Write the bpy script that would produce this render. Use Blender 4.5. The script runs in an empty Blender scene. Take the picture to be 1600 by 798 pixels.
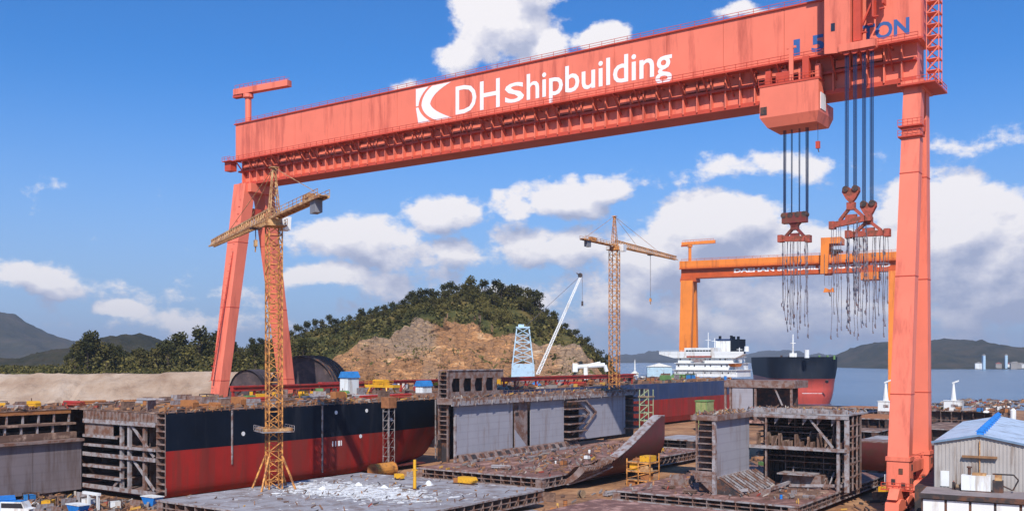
import bpy, math, random
from mathutils import Vector, Matrix, noise as mnoise
random.seed(7)
SC = bpy.context.scene
COL = SC.collection
R = math.radians

# ------------------------------------------------------------------ camera, sky, sun, exposure
F, HY, H = 1530.0, 560.0, 26.0            # focal length and horizon row of the photograph in its pixels, eye height in metres
cam_d = bpy.data.cameras.new('camera'); cam = bpy.data.objects.new('camera', cam_d); COL.objects.link(cam)
cam.location = (0, 0, H); cam.rotation_euler = (R(90), 0, 0)
cam_d.sensor_width = 36; cam_d.lens = 36 * F / 1600; cam_d.shift_y = (HY - 399) / 1600
cam_d.clip_start = 1; cam_d.clip_end = 40000
SC.camera = cam
SC.view_settings.view_transform = 'Standard'; SC.view_settings.look = 'None'
SC.view_settings.exposure = 0; SC.view_settings.gamma = 1

A0 = Vector((-77.4, 275.4, 0))
G = Vector((.8155, -.5788, 0)).normalized(); RR = Vector((-G.y, G.x, 0))
ANG = math.atan2(G.y, G.x)
SUN_EL = R(43)
sh = (-RR + .6 * G).normalized()
S = Vector((sh.x * math.cos(SUN_EL), sh.y * math.cos(SUN_EL), math.sin(SUN_EL)))

def make_world():
    w = bpy.data.worlds.new('World'); SC.world = w; w.use_nodes = True
    nt = w.node_tree; N = nt.nodes; N.clear(); K = nt.links.new
    def node(t, **kw):
        n = N.new(t)
        for k, v in kw.items(): setattr(n, k, v)
        return n
    def mth(op, a, b=None, c=None, clamp=False):
        n = node('ShaderNodeMath', operation=op, use_clamp=clamp)
        for i, v in enumerate((a, b, c)):
            if v is None: continue
            if isinstance(v, (int, float)): n.inputs[i].default_value = v
            else: K(v, n.inputs[i])
        return n.outputs[0]
    def vm(op, a, b=None, c=None):
        n = node('ShaderNodeVectorMath', operation=op)
        for i, v in enumerate((a, b, c)):
            if v is None: continue
            if isinstance(v, tuple): n.inputs[i].default_value = v
            else: K(v, n.inputs[i])
        return n.outputs['Value'] if op == 'LENGTH' else n.outputs[0]
    sky = node('ShaderNodeTexSky', sky_type='NISHITA', sun_disc=False)
    sky.sun_elevation = SUN_EL; sky.sun_rotation = math.atan2(S.x, S.y)
    sky.air_density = 1.0; sky.dust_density = .6; sky.ozone_density = 2.2
    tc = node('ShaderNodeTexCoord')
    sep = node('ShaderNodeSeparateXYZ'); K(tc.outputs['Generated'], sep.inputs[0])
    az = mth('ARCTAN2', sep.outputs[0], sep.outputs[1])
    hl = mth('SQRT', mth('ADD', mth('MULTIPLY', sep.outputs[0], sep.outputs[0]), mth('MULTIPLY', sep.outputs[1], sep.outputs[1])))
    el = mth('ARCTAN2', sep.outputs[2], hl)
    comb = node('ShaderNodeCombineXYZ'); K(az, comb.inputs[0]); K(el, comb.inputs[1])
    p = comb.outputs[0]
    def bl(px, py, rx, ry, gain=1.0):       # a cloud seen in direction (azimuth, elevation)
        u = (px - 800) / F; v = (HY - py) / F
        a = math.atan(u); e = math.atan(v / math.sqrt(1 + u * u)); c = math.cos(a)
        return (a, e, 1.22 * rx / F * c * c, 1.22 * ry / F * c, gain)
    blobs = [bl(785, 42, 86, 66, 1.05), bl(730, 85, 48, 32, .75), bl(845, 66, 46, 42, .85), bl(945, 58, 46, 24, .85), bl(820, -20, 60, 45, .8),
             bl(560, 375, 90, 46, .85), bl(690, 330, 62, 36, .75), bl(600, 405, 90, 30, .6), bl(880, 310, 80, 36, .8), bl(945, 290, 45, 26, .75), bl(705, 395, 50, 28, .65), bl(800, 325, 50, 22, .6), bl(850, 385, 120, 40, .6),
             bl(520, 430, 90, 22, .7), bl(185, 480, 48, 16, .75), bl(60, 445, 110, 30, .6), bl(620, 440, 120, 24, .4), bl(300, 500, 160, 24, .4),
             bl(1110, 356, 130, 50, 1.1), bl(1040, 400, 130, 70, .9), bl(1250, 390, 110, 60, .9), bl(1480, 370, 150, 108, 1.15), bl(1570, 400, 120, 120, 1.0), bl(1380, 400, 90, 60, .9),
             bl(1300, 480, 380, 84, .62), bl(1000, 480, 230, 66, .45), bl(1130, 420, 170, 70, .6), bl(800, 470, 160, 30, .5),
             bl(1180, 265, 170, 24, .38), bl(1500, 225, 110, 20, .28), bl(640, 130, 30, 14, .4), bl(1180, 15, 60, 12, .5)]
    # warp so that edges are never elliptical
    nw = node('ShaderNodeTexNoise'); nw.inputs['Scale'].default_value = 14; nw.inputs['Detail'].default_value = 4; K(p, nw.inputs['Vector'])
    warp = vm('MULTIPLY_ADD', nw.outputs['Color'], (.05, .036, 0), (-.025, -.018, 0))
    pw = vm('ADD', p, warp)
    def cover(vec):
        cur = None
        for a, e, ra, re, gn in blobs:
            d = vm('LENGTH', vm('MULTIPLY_ADD', vec, (1 / ra, 1 / re, 0), (-a / ra, -e / re, 0)))
            v = mth('MULTIPLY_ADD', d, -gn * 1.35, gn * 1.35 + .03)
            cur = v if cur is None else mth('SMOOTH_MAX', cur, v, .12)
        return cur
    cur = cover(pw); cur2 = cover(vm('ADD', pw, (-.008, .022, 0)))
    # low cloud banks all the way round the horizon
    band = mth('MULTIPLY_ADD', mth('ABSOLUTE', mth('SUBTRACT', el, .06)), -2.6, .16)
    cov = mth('SMOOTH_MAX', cur, band, .15)
    def fbm(vec, sc, det, rough=.55):
        n = node('ShaderNodeTexNoise'); n.inputs['Scale'].default_value = sc; n.inputs['Detail'].default_value = det
        n.inputs['Roughness'].default_value = rough; K(vec, n.inputs['Vector']); return n.outputs['Fac']
    ps = vm('MULTIPLY', p, (1, 1.45, 1))
    def dens(vec): return mth('ADD', mth('MULTIPLY', fbm(vec, 19, 8, .62), .9), 0)
    n0 = dens(ps)
    n1 = dens(vm('ADD', ps, (-.008, .020, 0)))            # towards the light
    d0 = mth('ADD', cov, mth('MULTIPLY_ADD', n0, 2.0, -1.02))
    alpha = node('ShaderNodeMapRange', interpolation_type='SMOOTHSTEP'); K(d0, alpha.inputs[0])
    alpha.inputs[1].default_value = .02; alpha.inputs[2].default_value = .36
    lit = mth('ADD', mth('MULTIPLY', mth('SUBTRACT', n0, n1), 1.7), .57)
    lit = mth('ADD', lit, mth('MULTIPLY', mth('SUBTRACT', cur, cur2), 1.0))
    thick = mth('MULTIPLY', d0, -.08)                    # thick middles are greyer underneath
    lit = mth('ADD', lit, thick)
    big = mth('SUBTRACT', fbm(vm('ADD', ps, (.03, .0, 0)), 7, 3), fbm(vm('ADD', ps, (.01, .045, 0)), 7, 3))
    lit = mth('ADD', lit, mth('MULTIPLY', big, 1.1), None, True)
    up = node('ShaderNodeMapRange'); K(el, up.inputs[0]); up.inputs[1].default_value = 0; up.inputs[2].default_value = .30
    up.inputs[3].default_value = -.12; up.inputs[4].default_value = .22
    lit = mth('ADD', lit, up.outputs[0], None, True)
    cr = node('ShaderNodeValToRGB'); K(lit, cr.inputs[0])
    cr.color_ramp.elements[0].position = .12; cr.color_ramp.elements[0].color = (.40, .45, .63, 1)
    cr.color_ramp.elements[1].position = .85; cr.color_ramp.elements[1].color = (1.0, .965, .98, 1)
    e_ = cr.color_ramp.elements.new(.5); e_.color = (.68, .69, .81, 1)
    # clear sky: Nishita, scaled; the air near the horizon is pale lavender
    smul = node('ShaderNodeVectorMath', operation='MULTIPLY'); K(sky.outputs[0], smul.inputs[0]); smul.inputs[1].default_value = SKY_MUL
    hz = node('ShaderNodeMapRange', interpolation_type='SMOOTHSTEP'); K(el, hz.inputs[0]); hz.inputs[1].default_value = -.02; hz.inputs[2].default_value = .30
    hz.inputs[3].default_value = .85; hz.inputs[4].default_value = 0
    mixh = node('ShaderNodeMix', data_type='RGBA'); K(hz.outputs[0], mixh.inputs[0]); K(smul.outputs[0], mixh.inputs[6]); mixh.inputs[7].default_value = (.40, .52, .78, 1)
    al = mth('MULTIPLY', alpha.outputs[0], .96)
    mix = node('ShaderNodeMix', data_type='RGBA'); K(al, mix.inputs[0]); K(mixh.outputs[2], mix.inputs[6]); K(cr.outputs[0], mix.inputs[7])
    bg = node('ShaderNodeBackground'); K(mix.outputs[2], bg.inputs[0]); bg.inputs[1].default_value = 1.0
    # strength: the Nishita colour is scaled by SKY_MUL (about 0.1) before the clouds are laid over it
    out = node('ShaderNodeOutputWorld'); K(bg.outputs[0], out.inputs[0])
    w.cycles.sampling_method = 'MANUAL'; w.cycles.sample_map_resolution = 256
SKY_MUL = (.030, .085, .148)
make_world()
sun_d = bpy.data.lights.new('sun', 'SUN'); sun_d.energy = 5.0; sun_d.angle = R(.5); sun_d.color = (1, .95, .88)
sun = bpy.data.objects.new('sun', sun_d); COL.objects.link(sun)
sun.rotation_euler = S.to_track_quat('Z', 'Y').to_euler()
SC.cycles.max_bounces = 5; SC.cycles.diffuse_bounces = 2; SC.cycles.glossy_bounces = 2; SC.cycles.transmission_bounces = 3
SC.cycles.transparent_max_bounces = 6; SC.cycles.volume_bounces = 0

# ------------------------------------------------------------------ helpers
def L(s, t, z=0): return A0 + G * s + RR * t + Vector((0, 0, z))
def s_at(px, t):                      # where a line of sight meets the yard line t = const
    k = (px - 800) / F
    return (k * (A0.y + RR.y * t) - A0.x - RR.x * t) / (G.x - k * G.y)
def t_at(px, s):
    k = (px - 800) / F
    return (k * (A0.y + G.y * s) - A0.x - G.x * s) / (RR.x - k * RR.y)
def z_at(py, s, t): return H + (HY - py) * L(s, t).y / F
def W(px, py, Y): return Vector(((px - 800) * Y / F, Y, H + (HY - py) * Y / F))
def gnd(px, py, z=0):                 # yard coordinates of a point at height z
    Y = (H - z) * F / (py - HY); P = Vector(((px - 800) * Y / F, Y, 0)) - A0
    return P.dot(G), P.dot(RR)

class MB:
    def __init__(s): s.V = []; s.F = []; s.M = []
    def add(s, vs, fs, m=0):
        o = len(s.V); s.V += [tuple(v) for v in vs]
        for f in fs: s.F.append(tuple(i + o for i in f)); s.M.append(m)
        return s
    def hexa(s, b, t, m=0):           # bottom and top quads
        return s.add(list(b) + list(t), [(3, 2, 1, 0), (4, 5, 6, 7), (0, 1, 5, 4), (1, 2, 6, 5), (2, 3, 7, 6), (3, 0, 4, 7)], m)
    def box(s, x0, x1, y0, y1, z0, z1, m=0):
        return s.hexa([(x0, y0, z0), (x1, y0, z0), (x1, y1, z0), (x0, y1, z0)], [(x0, y0, z1), (x1, y0, z1), (x1, y1, z1), (x0, y1, z1)], m)
    def bar(s, p, q, w, h=None, m=0):
        p, q = Vector(p), Vector(q); h = h or w; d = (q - p)
        if d.length < 1e-6: return s
        d.normalize(); u = Vector((0, 0, 1)) if abs(d.z) < .95 else Vector((0, 1, 0))
        a = d.cross(u).normalized() * w / 2; b = a.cross(d).normalized() * h / 2
        return s.hexa([p - a - b, p + a - b, p + a + b, p - a + b], [q - a - b, q + a - b, q + a + b, q - a + b], m)
    def tube(s, p, q, r0, r1=None, n=6, m=0):
        p, q = Vector(p), Vector(q); r1 = r0 if r1 is None else r1; d = (q - p).normalized()
        u = Vector((0, 0, 1)) if abs(d.z) < .95 else Vector((0, 1, 0)); a = d.cross(u).normalized(); b = a.cross(d)
        vs = []
        for c, r in ((p, r0), (q, r1)):
            for i in range(n): th = 2 * math.pi * i / n; vs.append(c + a * r * math.cos(th) + b * r * math.sin(th))
        fs = [(i, (i + 1) % n, n + (i + 1) % n, n + i) for i in range(n)] + [tuple(range(n))[::-1], tuple(range(n, 2 * n))]
        return s.add(vs, fs, m)
    def prism(s, poly, a, b, ax='y', m=0):   # polygon in the two other axes, extruded along ax
        n = len(poly)
        def P(u, v, w): return {'y': (u, w, v), 'x': (w, u, v), 'z': (u, v, w)}[ax]
        vs = [P(u, v, a) for u, v in poly] + [P(u, v, b) for u, v in poly]
        return s.add(vs, [(i, (i + 1) % n, n + (i + 1) % n, n + i) for i in range(n)] + [tuple(range(n))[::-1], tuple(range(n, 2 * n))], m)
    def grid(s, rows, m=0, closed=False):
        n = len(rows[0]); vs = [v for r in rows for v in r]; fs = []
        for j in range(len(rows) - 1):
            for i in range(n if closed else n - 1):
                a, b = j * n + i, j * n + (i + 1) % n; fs.append((a, b, b + n, a + n))
        return s.add(vs, fs, m)
    def mesh(s, name, mats, off=(0, 0, 0), smooth=False):
        me = bpy.data.meshes.new(name)
        ox, oy, oz = off
        me.from_pydata([(x - ox, y - oy, z - oz) for x, y, z in s.V], [], s.F)
        if not isinstance(mats, (list, tuple)): mats = [mats]
        for m in mats: me.materials.append(m)
        if len(mats) > 1: me.polygons.foreach_set('material_index', s.M)
        if smooth: me.polygons.foreach_set('use_smooth', [True] * len(s.F))
        import bmesh
        bm = bmesh.new(); bm.from_mesh(me); bmesh.ops.recalc_face_normals(bm, faces=bm.faces); bm.to_mesh(me); bm.free()
        return me
    def build(s, name, mats, parent=None, off=(0, 0, 0), smooth=False, kind=None, label=None):
        return put(name, s.mesh(name, mats, off, smooth), parent, kind=kind, label=label)

def put(name, me, parent=None, loc=(0, 0, 0), rz=0, kind=None, label=None):
    o = bpy.data.objects.new(name, me); COL.objects.link(o); o.location = loc; o.rotation_euler = (0, 0, rz)
    if parent is not None: o.parent = parent
    if kind: o['kind'] = kind
    if label: o['label'] = label
    return o
def tag(o, label, cat, group=None):
    o['label'] = label; o['category'] = cat
    if group: o['group'] = group
    return o
def thing(name, label, cat, loc=(0, 0, 0), rz=0, group=None):
    return tag(put(name, None, None, loc, rz), label, cat, group)
def ything(name, label, cat, s, t, z=0, group=None):      # a thing that stands square to the yard; its parts use yard coordinates with off=(s, t, z)
    return thing(name, label, cat, L(s, t, z), ANG, group)
def dup(root, loc, rz=None, label=None, group=None, scale=None):
    def cp(o, par):
        c = o.copy(); COL.objects.link(c)
        if par is not None: c.parent = par
        for ch in kids.get(o.name, []): cp(ch, c)
        return c
    kids = {}
    st = [root]
    while st:
        o = st.pop(); kids[o.name] = list(o.children); st += kids[o.name]
    c = cp(root, None); c.location = loc
    if rz is not None: c.rotation_euler = (0, 0, rz)
    if label: c['label'] = label
    if group: c['group'] = group
    if scale: c.scale = (scale,) * 3 if isinstance(scale, (int, float)) else scale
    return c

MATS = {}
def mat(name, col, rough=.6, var=.18, scale=.3, dirt=None, dirt_amt=0, dscale=.6, streak=False, metal=0, bump=.0, col2=None, spec=.4, lines=None, panels=None):
    """paint with uneven tone; dirt/rust patches; optional vertical streaks; thin weld or corrugation lines"""
    if name in MATS: return MATS[name]
    m = bpy.data.materials.new(name); m.use_nodes = True; MATS[name] = m
    nt = m.node_tree; N = nt.nodes; K = nt.links.new; b = N['Principled BSDF']
    b.inputs['Roughness'].default_value = max(rough, .5) if name in ('black topside paint', 'navy hull paint') else rough; b.inputs['Metallic'].default_value = metal; b.inputs['Specular IOR Level'].default_value = spec
    tc = N.new('ShaderNodeTexCoord'); co = tc.outputs['Object']
    def nz(sc, det=5, vec=co, rg=.6):
        n = N.new('ShaderNodeTexNoise'); n.inputs['Scale'].default_value = sc; n.inputs['Detail'].default_value = det; n.inputs['Roughness'].default_value = rg; K(vec, n.inputs['Vector']); return n.outputs['Fac']
    def mixc(f, a, c, bt='MIX'):
        n = N.new('ShaderNodeMix'); n.data_type = 'RGBA'; n.blend_type = bt
        for i, v in ((0, f), (6, a), (7, c)):
            if isinstance(v, (int, float)): n.inputs[i].default_value = v
            elif isinstance(v, tuple): n.inputs[i].default_value = (*v[:3], 1)
            else: K(v, n.inputs[i])
        return n.outputs[2]
    def mr(v, a, b_, c=0, d=1):
        n = N.new('ShaderNodeMapRange'); K(v, n.inputs[0]); n.inputs[1].default_value = a; n.inputs[2].default_value = b_; n.inputs[3].default_value = c; n.inputs[4].default_value = d; return n.outputs[0]
    lo = tuple(c * (1 - var) for c in col); hi = tuple(min(1, c * (1 + var)) for c in (col2 or col))
    c = mixc(mr(nz(scale), .32, .68), lo, hi)
    if dirt:
        v = co
        if streak:
            mp = N.new('ShaderNodeMapping'); mp.inputs['Scale'].default_value = (1, 1, .12); K(co, mp.inputs[0]); v = mp.outputs[0]
        t = .62 - dirt_amt * .3
        f = mr(nz(dscale, 7, v, .68), t, t + .13, 0, .85)
        c = mixc(f, c, dirt)
    if lines:                           # (axis, period, depth)
        ax, per, dp = lines
        sp = N.new('ShaderNodeSeparateXYZ'); K(co, sp.inputs[0])
        md = N.new('ShaderNodeMath'); md.operation = 'PINGPONG'; K(sp.outputs[ax], md.inputs[0]); md.inputs[1].default_value = per / 2
        f = mr(md.outputs[0], 0, per * .12, dp, 0)
        c = mixc(f, c, tuple(x * .35 for x in col))
    K(c, b.inputs['Base Color'])
    if bump:
        bp = N.new('ShaderNodeBump'); bp.inputs['Strength'].default_value = bump; bp.inputs['Distance'].default_value = .3
        K(nz(scale * 4, 6), bp.inputs['Height']); K(bp.outputs[0], b.inputs['Normal'])
    return m

RUST = (.16, .062, .03)
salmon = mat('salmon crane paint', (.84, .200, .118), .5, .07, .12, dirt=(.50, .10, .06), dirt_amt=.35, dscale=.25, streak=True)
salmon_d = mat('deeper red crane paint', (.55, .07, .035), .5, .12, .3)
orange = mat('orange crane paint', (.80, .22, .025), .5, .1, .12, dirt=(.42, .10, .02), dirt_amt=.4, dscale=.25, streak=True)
orange_d = mat('deeper reddish orange', (.52, .085, .012), .5, .15, .3)
yel = mat('amber lattice paint', (.76, .33, .08), .55, .25, .5, dirt=RUST, dirt_amt=.6, dscale=.8)
yel_pale = mat('weathered amber paint', (.60, .36, .16), .6, .25, .5, dirt=(.30, .11, .04), dirt_amt=.6, dscale=.8)
white = mat('white paint', (.78, .78, .76), .5, .05, .3, dirt=(.45, .36, .28), dirt_amt=.3, dscale=.5, streak=True)
lwhite = mat('lettering white', (.85, .84, .82), .5, .03, 1)
lblue = mat('lettering blue', (.04, .12, .33), .5, .1, 1)
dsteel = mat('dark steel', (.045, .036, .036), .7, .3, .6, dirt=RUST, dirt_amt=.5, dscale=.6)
ropem = mat('steel wire rope', (.02, .035, .09), .5, .2, 1, metal=.2)
slingm = mat('sling steel', (.17, .17, .21), .5, .5, 1.5, dirt=RUST, dirt_amt=.5, dscale=2)
primer = mat('grey primer plate', (.345, .33, .36), .65, .06, .25, dirt=(.24, .18, .16), dirt_amt=.3, dscale=.5, streak=True, lines=(2, 1.6, .16))
primer_p = mat('grey primed steel', (.33, .30, .30), .65, .2, .5, dirt=RUST, dirt_amt=.5, dscale=.7)
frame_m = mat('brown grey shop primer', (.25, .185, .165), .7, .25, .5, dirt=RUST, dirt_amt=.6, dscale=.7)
rustplate = mat('rust red bottom plate', (.36, .165, .125), .8, .2, .15, dirt=(.13, .06, .045), dirt_amt=.8, dscale=.5, col2=(.44, .26, .21))
rustdeck = mat('rusty deck plate', (.32, .165, .10), .85, .3, .2, dirt=(.10, .05, .035), dirt_amt=.8, dscale=.35, col2=(.46, .32, .24))
greyplate = mat('pale grey plate', (.34, .325, .335), .7, .15, .1, dirt=(.20, .15, .13), dirt_amt=.5, dscale=.3, lines=(0, 3.2, .22))
blackhull = mat('black topside paint', (.005, .009, .018), .6, .25, .2, spec=.12, dirt=(.02, .022, .03), dirt_amt=.25, dscale=.3, streak=True)
redhull = mat('red boot paint', (.34, .022, .016), .55, .14, .15, spec=.2, dirt=(.22, .035, .025), dirt_amt=.6, dscale=.3, streak=True, lines=(1, 9, .22))
maroon = mat('maroon underwater paint', (.14, .032, .030), .6, .15, .3, dirt=(.1, .04, .03), dirt_amt=.5, dscale=.5)
brightred = mat('coral red hull paint', (.55, .075, .05), .5, .1, .1, dirt=(.36, .07, .05), dirt_amt=.4, dscale=.15, streak=True)
bluehull = mat('navy hull paint', (.02, .045, .12), .45, .2, .15, dirt=(.06, .07, .12), dirt_amt=.4, dscale=.3, streak=True)
pipe_red = mat('red gantry rail paint', (.42, .03, .02), .55, .2, .3, dirt=RUST, dirt_amt=.4)
yellow = mat('safety yellow', (.75, .38, .02), .5, .12, .5, dirt=RUST, dirt_amt=.3, dscale=1)
glass = mat('dark window glass', (.02, .025, .035), .15, .1, 1, spec=.8)
blue = mat('bright blue paint', (.02, .20, .60), .5, .15, 1)
tarp_b = mat('blue tarpaulin', (.03, .20, .50), .7, .2, .8)
green = mat('faded green paint', (.14, .26, .08), .6, .2, .8)
skyblue = mat('pale blue paint', (.42, .58, .70), .55, .1, .4, dirt=(.3, .3, .3), dirt_amt=.3)
concrete = mat('concrete', (.33, .30, .27), .85, .2, .3, dirt=(.16, .12, .09), dirt_amt=.5)
wood = mat('weathered timber', (.30, .20, .12), .8, .3, .7)
orangerust = mat('orange rust stock', (.42, .16, .05), .8, .3, .6, dirt=RUST, dirt_amt=.5)
# ------------------------------------------------------------------ ground, sea, hills
def ground_mat():
    m = bpy.data.materials.new('yard earth'); m.use_nodes = True; nt = m.node_tree; N = nt.nodes; K = nt.links.new; b = N['Principled BSDF']
    tc = N.new('ShaderNodeTexCoord')
    def nz(sc, det, rg=.6):
        n = N.new('ShaderNodeTexNoise'); n.inputs['Scale'].default_value = sc; n.inputs['Detail'].default_value = det; n.inputs['Roughness'].default_value = rg; K(tc.outputs['Object'], n.inputs['Vector']); return n.outputs['Fac']
    r1 = N.new('ShaderNodeValToRGB'); K(nz(.06, 8, .7), r1.inputs[0]); e = r1.color_ramp.elements
    e[0].position = .35; e[0].color = (.10, .055, .03, 1); e[1].position = .62; e[1].color = (.50, .27, .13, 1)
    x = e.new(.5); x.color = (.38, .18, .08, 1)
    r2 = N.new('ShaderNodeValToRGB'); K(nz(.9, 6), r2.inputs[0]); r2.color_ramp.elements[0].position = .4; r2.color_ramp.elements[0].color = (.5, .5, .5, 1); r2.color_ramp.elements[1].position = .6
    mx = N.new('ShaderNodeMix'); mx.data_type = 'RGBA'; mx.blend_type = 'MULTIPLY'; mx.inputs[0].default_value = .5; K(r1.outputs[0], mx.inputs[6]); K(r2.outputs[0], mx.inputs[7])
    K(mx.outputs[2], b.inputs['Base Color']); b.inputs['Roughness'].default_value = .9
    bp = N.new('ShaderNodeBump'); bp.inputs['Strength'].default_value = .5; bp.inputs['Distance'].default_value = .3; K(nz(.7, 6), bp.inputs['Height']); K(bp.outputs[0], b.inputs['Normal'])
    return m
GM = ground_mat()
def sea_mat():
    m = bpy.data.materials.new('sea water'); m.use_nodes = True; nt = m.node_tree; N = nt.nodes; K = nt.links.new; b = N['Principled BSDF']
    b.inputs['Base Color'].default_value = (.05, .10, .16, 1); b.inputs['Roughness'].default_value = .22; b.inputs['IOR'].default_value = 1.33
    tc = N.new('ShaderNodeTexCoord')
    mp = N.new('ShaderNodeMapping'); mp.inputs['Scale'].default_value = (.05, .10, 1); K(tc.outputs['Object'], mp.inputs[0])
    n = N.new('ShaderNodeTexNoise'); n.inputs['Scale'].default_value = 1; n.inputs['Detail'].default_value = 8; n.inputs['Roughness'].default_value = .7; K(mp.outputs[0], n.inputs['Vector'])
    bp = N.new('ShaderNodeBump'); bp.inputs['Strength'].default_value = .6; bp.inputs['Distance'].default_value = 1.5; K(n.outputs['Fac'], bp.inputs['Height']); K(bp.outputs[0], b.inputs['Normal'])
    n2 = N.new('ShaderNodeTexNoise'); n2.inputs['Scale'].default_value = .004; n2.inputs['Detail'].default_value = 5; K(tc.outputs['Object'], n2.inputs['Vector'])
    r = N.new('ShaderNodeMapRange'); K(n2.outputs['Fac'], r.inputs[0]); r.inputs[1].default_value = .35; r.inputs[2].default_value = .65
    mx = N.new('ShaderNodeMix'); mx.data_type = 'RGBA'; K(r.outputs[0], mx.inputs[0]); mx.inputs[6].default_value = (.055, .11, .18, 1); mx.inputs[7].default_value = (.10, .17, .25, 1); K(mx.outputs[2], b.inputs['Base Color'])
    return m
mb = MB(); q = 9000
mb.add([(-q, -600, -2.5), (q, -600, -2.5), (q, 12000, -2.5), (-q, 12000, -2.5)], [(0, 1, 2, 3)]); mb.build('sea', sea_mat(), kind='structure')
mb = MB(); pts = [(-900, -80), (420, -80), (430, 330), (300, 430), (252, 500), (170, 548), (118, 640), (120, 740), (60, 900), (-100, 1000), (-900, 1300)]
n = len(pts)
mb.add([(x, y, 0) for x, y in pts] + [(x, y, -4) for x, y in pts], [tuple(range(n))] + [(i, (i + 1) % n, n + (i + 1) % n, n + i) for i in range(n)])
mb.build('ground', GM, kind='structure')

def interp(pts, x):
    if x <= pts[0][0]: return pts[0][1]
    for (a, b), (c, d) in zip(pts, pts[1:]):
        if x <= c: f = (x - a) / (c - a); return b + (d - b) * f
    return pts[-1][1]
def fbm(x, y, z=0.0, o=4): return mnoise.fractal(Vector((x, y, z)), .9, 2.0, o)

def terrain_mat(name, cols, scale, rock=None, steep=.55, haze=None):
    m = bpy.data.materials.new(name); m.use_nodes = True; nt = m.node_tree; N = nt.nodes; K = nt.links.new; b = N['Principled BSDF']
    b.inputs['Roughness'].default_value = .95; b.inputs['Specular IOR Level'].default_value = .1
    tc = N.new('ShaderNodeTexCoord')
    def nz(sc, det=7, rg=.65, vec=None):
        n = N.new('ShaderNodeTexNoise'); n.inputs['Scale'].default_value = sc; n.inputs['Detail'].default_value = det; n.inputs['Roughness'].default_value = rg; K(vec or tc.outputs['Object'], n.inputs['Vector']); return n.outputs['Fac']
    def ramp(v, cs, a=.34, z=.66):
        r = N.new('ShaderNodeValToRGB'); K(v, r.inputs[0]); e = r.color_ramp.elements
        e[0].position = a; e[0].color = (*cs[0], 1); e[1].position = z; e[1].color = (*cs[-1], 1)
        for i, c in enumerate(cs[1:-1]): x = e.new(a + (z - a) * (i + 1) / (len(cs) - 1)); x.color = (*c, 1)
        return r.outputs[0]
    col = ramp(nz(scale), cols)
    if rock:
        mp = N.new('ShaderNodeMapping'); mp.inputs['Scale'].default_value = (1, 1, 3.2); mp.inputs['Rotation'].default_value = (.12, .2, 0); K(tc.outputs['Object'], mp.inputs[0])
        rc = ramp(nz(.085, 10, .76, mp.outputs[0]), rock, .38, .62)
        def tint(v, a, z, colr, mode='MIX', f=1.0):
            q_ = N.new('ShaderNodeMapRange'); K(v, q_.inputs[0]); q_.inputs[1].default_value = a; q_.inputs[2].default_value = z; q_.inputs[4].default_value = f
            x_ = N.new('ShaderNodeMix'); x_.data_type = 'RGBA'; x_.blend_type = mode; K(q_.outputs[0], x_.inputs[0]); K(rc, x_.inputs[6]); x_.inputs[7].default_value = (*colr, 1); return x_.outputs[2]
        rc = tint(nz(.022, 3, .5), .50, .60, (1.12, .84, .60), 'MULTIPLY', .9)      # iron-stained beds
        rc = tint(nz(.022, 3, .5), .48, .40, (.74, .76, .80), 'MULTIPLY', .9)       # greyer beds
        vo = N.new('ShaderNodeTexVoronoi'); vo.feature = 'DISTANCE_TO_EDGE'; vo.inputs['Scale'].default_value = .22
        wv = N.new('ShaderNodeVectorMath'); wv.operation = 'MULTIPLY_ADD'; n_w = N.new('ShaderNodeTexNoise'); n_w.inputs['Scale'].default_value = .2; K(tc.outputs['Object'], n_w.inputs['Vector']); K(n_w.outputs['Color'], wv.inputs[0]); wv.inputs[1].default_value = (6, 6, 6); K(mp.outputs[0], wv.inputs[2]); K(wv.outputs[0], vo.inputs['Vector'])
        rc = tint(vo.outputs['Distance'], .07, .0, (.07, .05, .04), 'MIX', .75)        # joints between the blocks, crack shade put into the colour where relief shades weakly
        ge = N.new('ShaderNodeNewGeometry'); sp = N.new('ShaderNodeSeparateXYZ'); K(ge.outputs['True Normal'], sp.inputs[0])
        ad = N.new('ShaderNodeMath'); ad.operation = 'MULTIPLY_ADD'; K(nz(.12), ad.inputs[0]); ad.inputs[1].default_value = .35; K(sp.outputs[2], ad.inputs[2])
        mr = N.new('ShaderNodeMapRange'); K(ad.outputs[0], mr.inputs[0]); mr.inputs[1].default_value = steep + .16; mr.inputs[2].default_value = steep + .26
        mx = N.new('ShaderNodeMix'); mx.data_type = 'RGBA'; K(mr.outputs[0], mx.inputs[0]); K(rc, mx.inputs[6]); K(col, mx.inputs[7]); col = mx.outputs[2]
    K(col, b.inputs['Base Color'])
    bp = N.new('ShaderNodeBump'); bp.inputs['Strength'].default_value = .7; bp.inputs['Distance'].default_value = 2 if scale > .02 else 12; K(nz(scale * 3, 8), bp.inputs['Height']); K(bp.outputs[0], b.inputs['Normal'])
    return m
BUSH = [(.028, .034, .012), (.055, .065, .022), (.12, .105, .035)]
forest_far = terrain_mat('far forest', [(.016, .020, .010), (.038, .036, .018), (.07, .052, .030)], .012)
quarry = terrain_mat('quarried hill', [(.03, .035, .012), (.075, .075, .025), (.17, .12, .04)], .06,
                     rock=[(.07, .05, .04), (.24, .15, .09), (.36, .24, .15), (.22, .16, .125), (.47, .28, .14), (.54, .42, .30)], steep=.55)
sandm = terrain_mat('pale earth bank', [(.28, .18, .12), (.40, .29, .21), (.48, .38, .30)], .05)
grassm = terrain_mat('rough grass', [(.04, .05, .015), (.09, .095, .03), (.16, .13, .05)], .05)

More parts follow.
